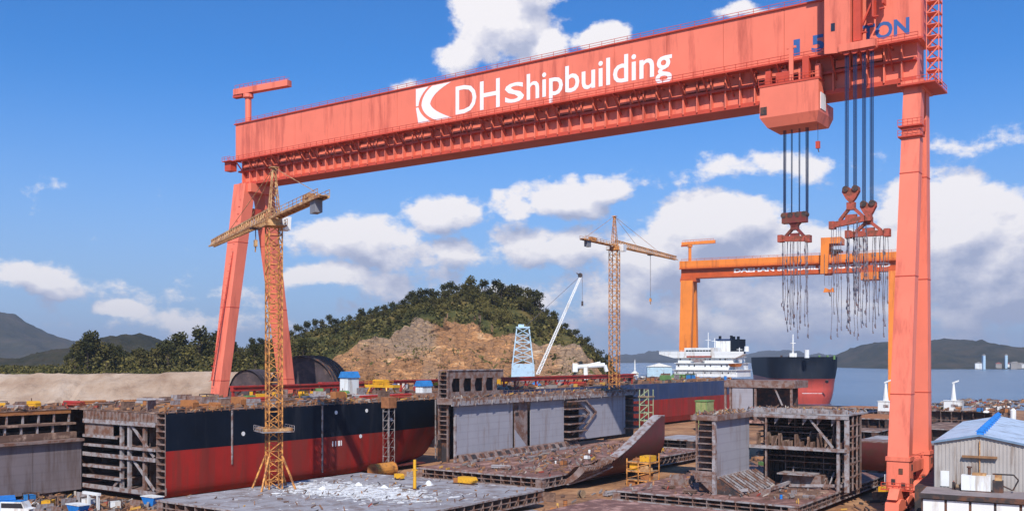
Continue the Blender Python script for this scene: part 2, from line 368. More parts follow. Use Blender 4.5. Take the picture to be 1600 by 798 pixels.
def ridge(name, prof, Yf, Yr, amp, m, nx=300, ny=22, back=1.5, foot=-3.0, seed=0):
    """hill whose skyline stands at depth Yr; prof lists (pixel column, pixel row) of the skyline"""
    rows = []
    for j in range(ny + 5):
        v = j / ny
        row = []
        for i in range(nx + 1):
            px = prof[0][0] + (prof[-1][0] - prof[0][0]) * i / nx
            X = (px - 800) * Yr / F; Y = Yf + (Yr - Yf) * v
            top = H + (HY - interp(prof, px)) * Yr / F - foot
            sh = math.sin(min(v, 1) * math.pi / 2) ** .9 if v <= 1 else max(0, 1 - (v - 1) * back * 2)
            nn = fbm(X / amp / 6, Y / amp / 6, seed) * amp * (.25 + .75 * math.sin(min(1, v) * 3.1)) * (1 if v > 0 else 0)
            n2_ = fbm(X / amp / 1.1, Y / amp / 1.1, seed + 3) * amp * .22 + abs(fbm(X / amp * 1.6, Y / amp * 1.6, seed + 7)) * amp * .16
            row.append((X, Y, foot + max(0, top) * sh + (nn + n2_ * (v > 0)) * min(1, top / 40)))
        rows.append(row)
    mb = MB().grid(rows); return mb.build(name, m, kind='structure', smooth=True)
ridge('far_hill', [(-900, 520), (-500, 500), (-200, 500), (-60, 492), (0, 487), (20, 490), (45, 505), (80, 522), (120, 535), (170, 545), (260, 556), (380, 562), (460, 575)], 3150, 3900, 22, forest_far, seed=3)
ridge('far_hill', [(60, 562), (130, 548), (180, 538), (205, 526), (225, 523), (245, 528), (265, 538), (330, 552), (420, 556), (520, 572)], 1000, 1350, 8, forest_far, seed=5)
ridge('far_hill', [(780, 572), (900, 566), (960, 558), (1000, 552), (1040, 554), (1110, 560), (1160, 555), (1190, 548), (1230, 556), (1290, 560), (1340, 562), (1420, 565)], 6500, 8500, 40, forest_far, seed=8)
ridge('far_hill', [(1240, 573), (1290, 562), (1312, 552), (1330, 543), (1348, 538), (1362, 539), (1375, 543), (1395, 541), (1425, 537), (1458, 532), (1490, 537), (1520, 547), (1560, 552), (1600, 558), (1700, 553), (1850, 545), (2100, 560), (2300, 575)], 2650, 3600, 22, forest_far, seed=12)

# quarried hill in the middle
RIDGE = [(330, 575), (380, 556), (460, 531), (500, 516), (550, 507), (600, 494), (650, 479), (700, 467), (745, 461), (790, 464), (830, 474), (850, 490), (880, 520), (910, 545), (940, 566), (965, 582), (1010, 610)]
CLIFF = [(330, 600), (470, 590), (510, 565), (545, 545), (590, 520), (640, 506), (700, 500), (740, 510), (790, 524), (850, 537), (905, 542), (925, 566), (950, 590), (1010, 640)]
def hill_z(X, Y):
    px = 800 + X * F / 520
    R_ = H + (HY - interp(RIDGE, px)) * 520 / F; pc = 800 + X * F / 468; C = min(R_ - 2, H + (HY - interp(CLIFF, pc)) * 468 / F)
    C = max(C, 0); R_ = max(R_, 0); C *= 1 + .09 * fbm(X / 13, .7, 3) + .05 * fbm(X / 4, 2.7, 3)
    w = fbm(X / 22, Y / 30, 1.3) * 5
    Yc = 446 + w + 3 * math.sin(X / 9)
    if Y < Yc: z = 0
    elif Y < Yc + 17:
        v = (Y - Yc) / 17; nb = 3 if X < 15 else 5; k = (v * nb + (.5 * fbm(X / 25, 3, 1) if X < 15 else 0)) ; k0 = math.floor(k); kf = min(1, max(0, (k - k0 - .35) / .65)); kf = kf ** (1.4 if X < 15 else .8)
        z = C * min(1, max(0, (k0 + kf) / nb))
        z += (fbm(X / 7, Y / 5, 4.2) * 4.2 + (abs(fbm(X / 3, Y / 2.4, 6.2)) * -4.0 + 1.2) + fbm(X / 1.6, Y / 1.6, 8) * .9) * math.sin(v * 3.14) * (1 if X < 15 else .35)
    elif Y < 520: z = C + (R_ - C) * math.sin((Y - Yc - 17) / (520 - Yc - 17) * math.pi / 2)
    else: z = R_ * (1 - .9 * min(1, (Y - 520) / 170) ** 1.4)
    return z + fbm(X / 14, Y / 14, 2.2) * (1.6 if Y > Yc + 20 else .6) - .3
rows = []
Y = 425.0
ys = []
while Y < 700: ys.append(Y); Y += .8 if Y < 476 else (4 if Y < 530 else 14)
for y in ys: rows.append([(x, y, hill_z(x, y)) for x in [-165 + i * 1.2 for i in range(209)]])
MB().grid(rows).build('quarried_hill', quarry, kind='structure')

# pale embankment and the grassy plateau behind it, left
def bank_z(X, Y):
    top = 20.6 + fbm(X / 30, Y / 30, 7) * .8 + (1.0 if -130 < X else 0) * .6
    if Y < 330: return 0
    if Y < 362: return top * ((Y - 330) / 32) ** .8 + fbm(X / 7, Y / 7, 3) * 1.0 - abs(fbm(X / 5, Y / 40, 8)) * 2.6 * math.sin((Y - 330) / 32 * 3.14)
    if Y < 560: return top + .01 * (Y - 362) - .3
    return max(-3, top - (Y - 560) * .06)
rows = [[(x, y, bank_z(x, y)) for x in [-420 + i * 1.6 for i in range(208)] + [-86]] for y in [328, 330] + [331 + k * 1.25 for k in range(25)] + [362.2, 366]]
MB().grid(rows).build('earth_bank', sandm, kind='structure')
rows = [[(x * (1 + max(0, y - 400) / 500), y, bank_z(x, y) + (.02 if y > 366 else .05)) for x in [-420 + i * 6 for i in range(56)] + [-84]] for y in [365.5, 370, 380, 400, 430, 470, 520, 560, 620, 700, 800, 960]]
MB().grid(rows).build('plateau', grassm, kind='structure')

# ------------------------------------------------------------------ trees and scrub
def leafmat(name, c1, c2):
    m = bpy.data.materials.new(name); m.use_nodes = True; nt = m.node_tree; N = nt.nodes; K = nt.links.new; b = N['Principled BSDF']
    b.inputs['Roughness'].default_value = .8; b.inputs['Specular IOR Level'].default_value = .15
    ge = N.new('ShaderNodeNewGeometry'); oi = N.new('ShaderNodeObjectInfo')
    a = N.new('ShaderNodeMath'); a.operation = 'MULTIPLY_ADD'; K(ge.outputs['Random Per Island'], a.inputs[0]); a.inputs[1].default_value = .55
    a2 = N.new('ShaderNodeMath'); a2.operation = 'MULTIPLY'; K(oi.outputs['Random'], a2.inputs[0]); a2.inputs[1].default_value = .45; K(a2.outputs[0], a.inputs[2])
    mx = N.new('ShaderNodeMix'); mx.data_type = 'RGBA'; K(a.outputs[0], mx.inputs[0]); mx.inputs[6].default_value = (*c1, 1); mx.inputs[7].default_value = (*c2, 1)
    K(mx.outputs[2], b.inputs['Base Color']); return m
leaf_a = leafmat('pine foliage', (.022, .026, .008), (.078, .072, .020))
leaf_b = leafmat('broadleaf foliage', (.038, .040, .011), (.125, .098, .028))
leaf_c = leafmat('autumn scrub', (.07, .068, .018), (.21, .165, .05))
bark = mat('bark', (.09, .06, .045), .9, .3, 1)
def leafquad(mb, c, sz, rnd):
    a = Vector((rnd.uniform(-1, 1), rnd.uniform(-1, 1), rnd.uniform(-.5, .9))).normalized(); b = a.cross(Vector((rnd.uniform(-1, 1), rnd.uniform(-1, 1), rnd.uniform(-1, 1)))).normalized()
    d = a.cross(b) * .35
    mb.add([c - a * sz, c - b * sz * .7 + d * sz, c + a * sz, c + b * sz * .7 + d * sz], [(0, 1, 2, 3)])
def tree_meshes(seed, h, w, shape, nleaf=420):
    rnd = random.Random(seed); tr = MB(); top = Vector((rnd.uniform(-.4, .4), rnd.uniform(-.4, .4), h * .8))
    tr.tube((0, 0, -.8), top * .5, .22, .15, 5); tr.tube(top * .5, top, .15, .05, 4)
    cr = MB(); cl = []
    k = 9 if shape == 'round' else 8
    for i in range(k):
        if shape == 'round': z = rnd.uniform(.38, .95) * h; rr = w * .55 * math.sqrt(max(.1, 1 - ((z / h - .62) / .42) ** 2)) * rnd.uniform(.3, 1)
        elif shape == 'pine': z = rnd.uniform(.5, 1.0) * h; rr = w * .6 * rnd.uniform(.1, 1) * (1.25 - z / h)
        else: z = (.25 + .75 * i / k) * h; rr = w * .4 * (1.1 - z / h)
        an = rnd.uniform(0, 6.28) if shape != 'cone' else i * 2.4
        cl.append((Vector((rr * math.cos(an), rr * math.sin(an), z)), w * rnd.uniform(.2, .34) * (1 if shape != 'cone' else 1.15 - .8 * z / h)))
        tr.tube(top * (.35 + .05 * i), cl[-1][0], .07, .03, 3)
    for i in range(nleaf):
        c, r = rnd.choice(cl); v = Vector((rnd.gauss(0, 1), rnd.gauss(0, 1), rnd.gauss(0, .65))); v = v.normalized() * r * rnd.uniform(.45, 1.05)
        leafquad(cr, c + v, rnd.uniform(.26, .55) * (w / 6), rnd)
    return tr, cr
KINDS_T = []
for i, (shape, h, w, lm) in enumerate([('round', 9, 7.5, leaf_a), ('round', 8, 7, leaf_b), ('pine', 11, 7, leaf_a), ('cone', 10, 4.5, leaf_a), ('round', 6.5, 6.5, leaf_c), ('pine', 9.5, 8, leaf_b)]):
    tr, cr = tree_meshes(20 + i, h, w, shape)
    KINDS_T.append((tr.mesh('trunk', bark), cr.mesh('crown', lm), shape, lm))
rnd = random.Random(5)
def plant_tree(X, Y, z, k, label, group, sc=1.0, nm=None, sink=0):
    tm, cm, shape, lm = KINDS_T[k]
    t = thing(nm or {'round': 'leafy_tree', 'pine': 'pine_tree', 'cone': 'conifer'}[shape], label, 'tree', (X, Y, z), rnd.uniform(0, 6.28), group)
    t.scale = (sc * rnd.uniform(.85, 1.15), sc * rnd.uniform(.85, 1.15), sc * rnd.uniform(.85, 1.15))
    put('trunk', tm, t); put('crown', cm, t); t.location.z -= sink
n = 0
TK = ['round dark tree', 'bushy green tree', 'layered dark pine', 'pointed dark conifer', 'low brownish green tree', 'broad olive pine']
LB = ['tall dark pine with layered crown on the skyline of the quarried hill', 'bushy green tree among others on the quarried hill above the rock face',
      'brownish green tree on the slope between the rock face and the hill top']
for i in range(205):                                    # along the skyline and over the slope
    on_top = i < 75
    px = 335 + 620 * (i + .5) / 75 if on_top else rnd.uniform(400, 950)
    X = (px - 800) * 520 / F + rnd.uniform(-1, 1); Y = rnd.uniform(505, 524) if on_top else rnd.uniform(474, 506)
    z = hill_z(X, Y)
    if z < 6: continue
    k = rnd.choice([0, 2, 2, 5, 0] if on_top else [0, 1, 4, 4, 5, 1])
    if on_top and rnd.random() < .07: k = 3
    sc = rnd.uniform(.68, .95) if 640 < px < 850 else rnd.uniform(.5, .72)
    if not on_top: sc *= .75
    plant_tree(X, Y, z, k, f"{TK[k]} {'standing on' if on_top else 'growing below'} the {'left shoulder' if px < 560 else 'long left ridge' if px < 680 else 'summit' if px < 830 else 'right flank'} of the quarried hill", 'trees on the quarried hill skyline' if on_top else 'trees on the slope of the quarried hill', sc * 1.15, sink=2.4 * sc)
for i in range(90):                                     # wood behind the embankment
    px = 108 + 250 * (i % 45) / 45 + rnd.uniform(-4, 4) if i < 60 else rnd.uniform(340, 480)
    Y = rnd.uniform(395, 470); X = (px - 800) * Y / F
    ty = interp([(105, 560), (120, 545), (145, 532), (160, 535), (175, 548), (200, 548), (240, 540), (290, 528), (340, 532), (400, 545), (480, 540)], px)
    z = bank_z(X, Y); hh = (H + (HY - ty) * Y / F) - z; k = rnd.choice([0, 1, 2, 5, 4])
    if hh < 3: hh = 4
    plant_tree(X, Y, z, k, f"{TK[k]} in the wood {'at the left end' if px < 180 else 'in the middle' if px < 290 else 'by the crane leg'} behind the pale earth bank", 'trees behind the earth bank', hh / 9.5 * rnd.uniform(.8, 1.05))
# scrub: uncountable undergrowth over hill and plateau
sc_mb = [MB(), MB(), MB()]
for i in range(15000):
    px = rnd.uniform(330, 960); X = (px - 800) * 500 / F; Y = rnd.uniform(462, 530)
    z = hill_z(X, Y); z2 = hill_z(X, Y + 1.2)
    if abs(z2 - z) > 1.1 or z < 3: continue
    if fbm(X / 11, Y / 11, 9) < -.25: continue
    m_ = sc_mb[0 if fbm(X / 18, Y / 18, 5) > 0 else (1 if rnd.random() < .6 else 2)]
    leafquad(m_, Vector((X, Y, z + rnd.uniform(0, 2.2))), rnd.uniform(.5, 1.1), rnd)
for i in range(11000):
    Y = rnd.uniform(364, 480); X = rnd.uniform(-.54, -.20) * Y; z = bank_z(X, Y)
    hgt = 6 if X > -.44 * Y and Y > 385 else 1.2
    leafquad(sc_mb[rnd.choice([0, 1, 1, 2])], Vector((X, Y, z + rnd.random() ** 1.6 * hgt)), rnd.uniform(.4, .9), rnd)
for i in range(300):                                     # tufts on the ledges of the rock face
    px = rnd.uniform(520, 900); X = (px - 800) * 460 / F; Y = rnd.uniform(449, 466); z = hill_z(X, Y)
    for q_ in range(4): leafquad(sc_mb[2], Vector((X + rnd.uniform(-1, 1), Y - .5, z + rnd.uniform(0, .8))), rnd.uniform(.3, .6), rnd)
for m_, lm in zip(sc_mb, (leaf_a, leaf_b, leaf_c)): m_.build('scrub', lm, kind='stuff')

# ------------------------------------------------------------------ sea haze
hz = bpy.data.materials.new('sea haze'); hz.use_nodes = True; nt = hz.node_tree
for n_ in list(nt.nodes):
    if n_.type != 'OUTPUT_MATERIAL': nt.nodes.remove(n_)
pv = nt.nodes.new('ShaderNodeVolumePrincipled'); pv.inputs['Density'].default_value = .00009; pv.inputs['Color'].default_value = (.86, .90, 1, 1); pv.inputs['Anisotropy'].default_value = .2
nt.links.new(pv.outputs[0], nt.nodes['Material Output'].inputs['Volume']); hz.cycles.homogeneous_volume = True
MB().box(-9500, 9500, -1100, 12500, -5, 330).build('haze', hz, kind='stuff')
# ------------------------------------------------------------------ the big red gantry crane (yard coordinates s along the girder, t along the rails)
def text_mesh(body, x0, x1, z0, z1, y, mats, name, parent, off, bold=.02, fit='all', zref=None, dirx=1, label=None):
    cu = bpy.data.curves.new(name, 'FONT'); cu.body = body; cu.size = 1; cu.offset = bold; cu.resolution_u = 3
    to = bpy.data.objects.new(name, cu); COL.objects.link(to); bpy.context.view_layer.update()
    me = bpy.data.meshes.new_from_object(to.evaluated_get(bpy.context.evaluated_depsgraph_get()))
    COL.objects.unlink(to); bpy.data.objects.remove(to)
    xs = [v.co.x for v in me.vertices]; zs = [v.co.y for v in me.vertices]
    a, b = min(xs), max(xs); c, d = (min(zs), max(zs)) if zref is None else zref
    mb = MB(); k = (z1 - z0) / (d - c)
    vs = [(x0 + (v.co.x - a) / (b - a) * (x1 - x0), z0 + (v.co.y - c) * k) for v in me.vertices]
    fs = [tuple(p.vertices) for p in me.polygons]
    mb.add([(x, y, z) for x, z in vs], fs)
    m2 = mb.mesh(name, mats, off)
    for p in m2.polygons: pass
    if m2.polygons and m2.polygons[0].normal.y > 0: m2.flip_normals()
    return put(name, m2, parent, label=label)

def rails_row(mb, x0, x1, y, z, step=2.0, h=1.1, axis=0, r=.05):
    n = max(1, int(abs(x1 - x0) / step))
    P = lambda u, zz: (u, y, zz) if axis == 0 else (y, u, zz)
    for i in range(n + 1): u = x0 + (x1 - x0) * i / n; mb.bar(P(u, z), P(u, z + h), r * 1.6)
    for k in (.5, 1.0): mb.bar(P(x0, z + h * k), P(x1, z + h * k), r * 1.6)
    return mb

def bogie_set(parent, off, s, t, m, md, width=2.2):
    eq = MB(); eq.prism([(t - 5, 3.0), (t + 5, 3.0), (t + 3.4, 4.6), (t - 3.4, 4.6)], s - width / 2 + .3, s + width / 2 - .3, 'x')
    e = eq.build('equaliser_beam', m, parent, off)
    for k in (-1, 1):
        b = MB(); c = t + k * 2.8; b.prism([(c - 2.4, 1.0), (c + 2.4, 1.0), (c + 2.2, 2.3), (c + .8, 2.95), (c - .8, 2.95), (c - 2.2, 2.3)], s - width / 2, s + width / 2, 'x')
        bo = b.build('bogie', m, parent, off)
        for w in (-1.6, 0, 1.6):
            wm = MB().tube((s - .35, c + w, .75), (s + .35, c + w, .75), .6, n=12); wm.build('wheel', md, bo, off)

off = (0, 0, 0)
gc = ything('gantry_crane', 'huge salmon red gantry crane with white lettering spanning the whole yard', 'gantry crane', 0, 0, 0)
WZ0, WZ1, CZ = 81.8, 91.7, 74.6
# box girder: plate panels of the lit web, then the rest of the box
edges = [-.5 + i * (182.5) / 15 for i in range(16)]
for i in range(15):
    p = MB().box(edges[i] + .04, edges[i + 1] - .04, 0, .3, WZ0, WZ1 - .05); p.build('web_plate', salmon, gc)
p = MB().box(-.5, 182, .31, 8, WZ0, WZ1 - .05); p.build('girder_box', salmon, gc)
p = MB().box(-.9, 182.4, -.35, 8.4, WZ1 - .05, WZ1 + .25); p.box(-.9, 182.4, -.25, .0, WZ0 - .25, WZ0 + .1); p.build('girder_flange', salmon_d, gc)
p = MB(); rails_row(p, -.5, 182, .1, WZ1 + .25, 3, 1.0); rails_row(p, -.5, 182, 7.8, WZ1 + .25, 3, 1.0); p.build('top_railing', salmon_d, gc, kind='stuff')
# lower chord with ledges
p = MB().box(0, 181, 1.8, 6.6, CZ + .3, WZ0 - .02); p.build('lower_chord', salmon, gc)
p = MB().box(0, 181, .9, 7.4, CZ, CZ + .3); p.box(0, 181, .5, 1.79, 78.3, 78.75); p.box(0, 181, .9, 1.2, CZ + .3, CZ + .8); p.build('chord_flange', salmon_d, gc)
p = MB()
for i in range(60): s = 1.5 + i * 3.0; p.box(s, s + .22, .62, 1.79, 75.0, 78.29); p.box(s, s + .2, .7, 1.79, 78.76, 81.4)
p.build('chord_stiffener', salmon, gc, kind='stuff')
p = MB()
for i in range(60):
    if i % 5 < 3: s = 1.5 + i * 3.0; p.box(s + .5, s + 2.7, 1.0, 1.75, 79.2, 80.5)
p.build('cable_tray', salmon, gc, kind='stuff')
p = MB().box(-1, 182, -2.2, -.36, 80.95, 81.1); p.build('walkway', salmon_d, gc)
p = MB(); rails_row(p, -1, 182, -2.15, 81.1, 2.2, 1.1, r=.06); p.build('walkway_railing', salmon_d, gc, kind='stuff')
for i in range(36):
    s = 2 + i * 5.0; p = MB(); p.bar((s, -2.1, 80.9), (s, 1.7, 77.2), .22, .3); p.bar((s, -2.1, 80.85), (s, 1.7, 80.85), .22, .25); p.build('walkway_bracket', salmon_d, gc)
# supports
def tapered(mb, c0, w0, c1, w1, m=0):
    (x, y, z), (a, b) = c0, w0; (x1, y1, z1), (a1, b1) = c1, w1
    return mb.hexa([(x - a / 2, y - b / 2, z), (x + a / 2, y - b / 2, z), (x + a / 2, y + b / 2, z), (x - a / 2, y + b / 2, z)],
                   [(x1 - a1 / 2, y1 - b1 / 2, z1), (x1 + a1 / 2, y1 - b1 / 2, z1), (x1 + a1 / 2, y1 + b1 / 2, z1), (x1 - a1 / 2, y1 + b1 / 2, z1)], m)
for (s, tb, tt, wb, wt) in ((3.2, (-9.6, 16.9), (.2, 6.6), (3.6, 2.8), (4.9, 3.6)), (180.6, (-8.6, 5.6), (1.4, 4.6), (3.4, 2.4), (3.0, 2.4))):
    for k in (0, 1):
        p = MB(); tapered(p, (s, tb[k], 9.3), wb, (s, tt[k], CZ - .01), wt)
        lg = p.build('leg', salmon, gc)
        p = MB(); tapered(p, (s, tb[k], 4.4), (wb[0] + .3, wb[1] + .5), (s, tb[k] , 9.28), (wb[0] + .15, wb[1] + .2)); p.box(s - wb[0] / 2 - .25, s + wb[0] / 2 + .25, tb[k] - wb[1] / 2 - .3, tb[k] + wb[1] / 2 + .3, 9.0, 9.7)
        p.build('leg_foot', salmon, gc)
        for zz_, dy_ in ((5.2, -.5), (7.4, .45), (5.0, .7)): MB().box(s + wb[0] / 2 - .02, s + wb[0] / 2 + .2, tb[k] + dy_ - .3, tb[k] + dy_ + .3, zz_, zz_ + 1.0).build('access_hole', dsteel, gc)
        for zz_, dx_ in ((5.1, -.7), (6.9, .5), (4.6, .9)): MB().box(s + dx_ - .32, s + dx_ + .32, tb[k] - wb[1] / 2 - .3, tb[k] - wb[1] / 2 - .2, zz_, zz_ + .9).build('access_hole', dsteel, gc)
        p = MB(); rails_row(p, s - wb[0] / 2 - .8, s + wb[0] / 2 + .8, tb[k] - wb[1] / 2 - .8, 4.3, .9, 1.1, r=.06); p.box(s - wb[0] / 2 - .9, s + wb[0] / 2 + .9, tb[k] - wb[1] / 2 - .9, tb[k] - wb[1] / 2 - .3, 4.15, 4.3); p.build('foot_platform', salmon_d, gc)
        MB().box(s - wb[0] / 2 - .6, s - wb[0] / 2 - .2, tb[k] - .8, tb[k] + .8, 5.2, 6.6).build('electric_box', white, gc)
        bogie_set(gc, off, s, tb[k], salmon, dsteel)
        for z in (20, 40, 58):
            f = (z - 9.3) / (CZ - 9.3); c = tb[k] + (tt[k] - tb[k]) * f; w0 = wb[0] + (wt[0] - wb[0]) * f; w1 = wb[1] + (wt[1] - wb[1]) * f
            MB().box(s - w0 / 2 - .06, s + w0 / 2 + .06, c - w1 / 2 - .06, c + w1 / 2 + .06, z, z + .15).build('leg_band', salmon_d, lg)
    p = MB(); p.box(s - 1.0, s + 1.0, tb[0] + 1.7, tb[1] - 1.7, 6.6, 8.4); p.build('sill_beam', salmon, gc)
    p = MB(); rails_row(p, tb[0] + 2, tb[1] - 2, s + 1.0, 8.4, 2, 1.1, axis=1); p.build('sill_railing', salmon, gc, kind='stuff')
    p = MB(); p.box(s - 1.5, s + 1.5, tt[0] + 1.8, tt[1] - 1.8, 66, 68); p.build('tie_beam', salmon_d, gc)
# maintenance platforms, ladders
p = MB(); p.box(178.4, 184.6, -1.4, 8.4, 73.4, 73.7); rails_row(p, 178.4, 184.6, -1.35, 73.7, 1.2); rails_row(p, -1.35, 8.4, 184.5, 73.7, 1.5, axis=1); p.build('leg_platform', salmon_d, gc)
p = MB()
for a, z in ((178.6, 66.2), (178.6, 64.4)): p.box(a, 182.6, -1.9, .3, z, z + .25); rails_row(p, a, 182.6, -1.85, z + .25, .8, 1.0)
p.build('hinge_platform', salmon_d, gc)
p = MB()
for z in range(74, 94, 2): p.box(182.6, 184.8, 1, 3.4, z, z + .12); p.bar((182.7, 1, z), (184.7, 1, z + 2), .2); p.bar((184.7, 3.4, z), (182.7, 3.4, z + 2), .2)
for a in (182.7, 184.7):
    for b in (1, 3.4): p.bar((a, b, 73.6), (a, b, 97), .14)
p.build('stair_tower', salmon, gc)
p = MB()
p.bar((2.9, -10.9, 20), (4.2, -1.2, 72), .5, .12); 
for z in range(20, 72, 2): f = (z - 20) / 52; p.bar((2.9 + 1.3 * f - .2, -11.6 + 9.7 * f, z), (2.9 + 1.3 * f + .5, -11.6 + 9.7 * f, z), .1)
p.build('ladder', salmon_d, gc)
p = MB(); p.box(-2.2, 1.2, -3.4, -.4, 80.9, 81.1); rails_row(p, -2.2, 1.2, -3.35, 81.1, 1.1); p.box(-2.0, .6, -2.6, -.5, 78.4, 80.9); p.build('end_platform', salmon_d, gc)
p = MB(); p.box(-.2, 7.0, -.8, 8.2, CZ - 2.4, CZ - .02); p.build('leg_head', salmon, gc)
p = MB(); p.box(178.6, 182.4, .2, 7.2, CZ - 1.6, CZ - .02); p.build('leg_head', salmon, gc)
# service crane on top, left end
def service_crane(par, s, t, z, m, md, ang=11.6, k=1.0):
    p = MB(); p.tube((s, t, z), (s, t, z + 8.4 * k), .9 * k, n=10); p.tube((s, t, z + 8.2 * k), (s, t, z + 9.2 * k), 1.5 * k, n=10); p.build('crane_post', m, par)
    a = R(ang); c, sn = math.cos(a), math.sin(a)
    p = MB(); q = lambda u, v, w: (s + u * c - v * sn, t + u * sn + v * c, z + w * k)
    for sg in (-1,):
        p.hexa([q(-4.6 * k, -1, 9.25), q(14.2 * k, -1, 9.9), q(14.2 * k, 1, 9.9), q(-4.6 * k, 1, 9.25)], [q(-4.6 * k, -1, 10.9), q(14.2 * k, -1, 11.6), q(14.2 * k, 1, 11.6), q(-4.6 * k, 1, 10.9)])
    p.build('crane_boom', m, par)
    p = MB(); p.hexa([q(-4.9 * k, -.8, 8.5), q(-1.6 * k, -.8, 8.6), q(-1.6 * k, .8, 8.6), q(-4.9 * k, .8, 8.5)], [q(-4.9 * k, -.8, 9.2), q(-1.6 * k, -.8, 9.2), q(-1.6 * k, .8, 9.2), q(-4.9 * k, .8, 9.2)]); p.build('hoist', md, par)
    p = MB(); p.bar(q(-4 * k, -.9, 11.9), q(13.5 * k, -.9, 12.5), .09); p.bar(q(-4 * k, .9, 11.9), q(13.5 * k, .9, 12.5), .09)
    for i in range(12): u = -4 + i * 1.55; p.bar(q(u * k, -.9, 10.9), q(u * k, -.9, 11.95 + .035 * i), .09)
    p.build('boom_railing', md, par, kind='stuff')
service_crane(gc, s_at(388, 4), 4, WZ1 + .2, salmon, salmon_d)
service_crane(gc, 179.5, 5, WZ1 + .2, salmon, salmon_d, ang=-60)
# lettering and emblem
def za(px, py): return H + (HY - py) * L(s_at(px, -.02), 0).y / F
s0, s1 = s_at(650, 0), s_at(706, 0); z0, z1 = 82.7, 91.1
def emb(pts): 
    return [(s0 + (s1 - s0) * u, z0 + (z1 - z0) * v) for u, v in pts]
def qb(a, b, c, n=8): return [((1 - t) ** 2 * a[0] + 2 * t * (1 - t) * b[0] + t * t * c[0], (1 - t) ** 2 * a[1] + 2 * t * (1 - t) * b[1] + t * t * c[1]) for t in [i / n for i in range(n + 1)]]
P1 = [(0, 1), (.36, 1)] + qb((.36, 1), (.10, .80), (.07, .5))[1:] + [(0, .5)]
P2 = [(0, .44)] + qb((.07, .44), (.12, .20), (.44, 0)) + [(.08, 0)]
P2 = [(0, .46), (.07, .46)] + qb((.07, .46), (.13, .2), (.42, 0))[1:] + [(.07, 0)]
P3 = qb((.46, 1), (.17, .8), (.16, .5)) + qb((.16, .5), (.2, .2), (.58, 0))[1:] + [(1, 0)] + qb((1, 0), (.46, .28), (.40, .5))[1:] + qb((.40, .5), (.46, .8), (.98, 1))[1:]
p = MB()
for poly in (P1, P2, P3): p.prism(emb(poly), -.035, -.005, 'y')
p.build('emblem', lwhite, gc)
text_mesh('DH', s_at(712, 0), s_at(781, 0), 83.15, 89.7, -.03, lwhite, 'lettering', gc, off, .006)
text_mesh('S', s_at(789, 0), s_at(819, 0), 83.5, 87.95, -.03, lwhite, 'lettering', gc, off, .02)
text_mesh('hipbuilding', s_at(823, 0), s_at(1050, 0), 83.6, 89.6, -.03, lwhite, 'lettering', gc, off, .012, zref=(0, .74))
text_mesh('1', s_at(1240, 0), s_at(1250, 0), 82.5, 85.5, -.03, lblue, 'lettering', gc, off, .02)
text_mesh('5', s_at(1268, 0), s_at(1288, 0), 82.5, 85.6, -.03, lblue, 'lettering', gc, off, .03)
text_mesh('0', s_at(1298, 0), s_at(1318, 0), 82.5, 85.5, -.03, lblue, 'lettering', gc, off, .02)
text_mesh('TON', s_at(1346, 0), s_at(1421, 0), 82.65, 85.7, -.03, lblue, 'lettering', gc, off, .03)

# crane rails
for s, nm in ((3.2, 'left'), (180.6, 'right')):
    p = MB(); p.box(s - .08, s + .08, -120, 330, .12, .30); p.box(s - .28, s + .28, -120, 330, .05, .12)
    o = p.build('crane_rail', mat('worn rail steel', (.20, .12, .08), .5, .2, 2), off=off); o.location = L(0, 0); o.rotation_euler = (0, 0, ANG); o['kind'] = 'structure'
    p = MB(); p.box(s - 1.6, s + 1.6, -120, 330, -.3, .05); o = p.build('rail_bed', concrete, off=off); o.location = L(0, 0); o.rotation_euler = (0, 0, ANG); o['kind'] = 'structure'

# upper trolley: a portal riding over the girder
sa, sb = s_at(1291, -3.5), s_at(1331, -3.5)
o_ = (sa, 4, WZ1)
tr = ything('crane_trolley', 'upper hoist trolley straddling the red girder beside the blue lettering', 'crane trolley', *o_, 'hoist trolleys of the red gantry crane')
p = MB(); p.hexa([(sa, -4.6, 80.4), (sb, -4.6, 80.0), (sb, -2.5, 80.9), (sa, -2.5, 81.4)], [(sa, -4.6, 96), (sb, -4.6, 96), (sb, -2.5, 96), (sa, -2.5, 96)]); p.build('side_frame', salmon, tr, o_)
p = MB(); p.box(sb + .3, sb + 1.6, -3.8, -2.5, 82, 96); p.build('shade_column', salmon_d, tr, o_)  # column added in deeper red to stand in for shade beside the frame
p = MB(); p.box(sa + .2, sb - .2, 9.4, 11.4, 80, 96); p.build('side_frame', salmon, tr, o_)
p = MB(); p.box(sa - 2, sb + 6.5, -4.7, 11.5, 96.01, 101); p.build('machine_house', salmon, tr, o_)
p = MB(); p.box(sa - 1, sb + 4, -.3, 8.2, 92.4, 93.2); p.build('travel_beam', salmon_d, tr, o_)
for k in (sa + .5, sb - .5, sb + 3): MB().tube((k, 1.2, 92.3), (k, 1.5, 92.3), .35, n=10).build('wheel', dsteel, tr, o_)
p = MB(); p.box(sa + 1.2, sa + 1.9, -4.66, -4.59, 84.2, 85.6); p.build('hatch', glass, tr, o_)
p = MB(); p.box(sa + 2.6, s_at(1369, -4.2), -5.0, -3.4, 80.2, 81.5); p.build('sheave_beam', salmon, tr, o_)
p = MB()
for px in (1323, 1336, 1350, 1362): s = s_at(px, -4.2); p.tube((s, -4.6, 80.3), (s, -3.8, 80.3), .75, n=12)
p.build('sheave', salmon_d, tr, o_)
p = MB(); p.box(sb + 3.3, sb + 3.6, -3.0, -1.2, 86, 96); p.box(sb + 5, sb + 5.3, -3.0, -1.2, 88, 96); p.bar((sb + 1.4, -2.2, 85), (sb + 6, -2.2, 95), .5, .3); p.build('ladder_frame', salmon_d, tr, o_)
p = MB()
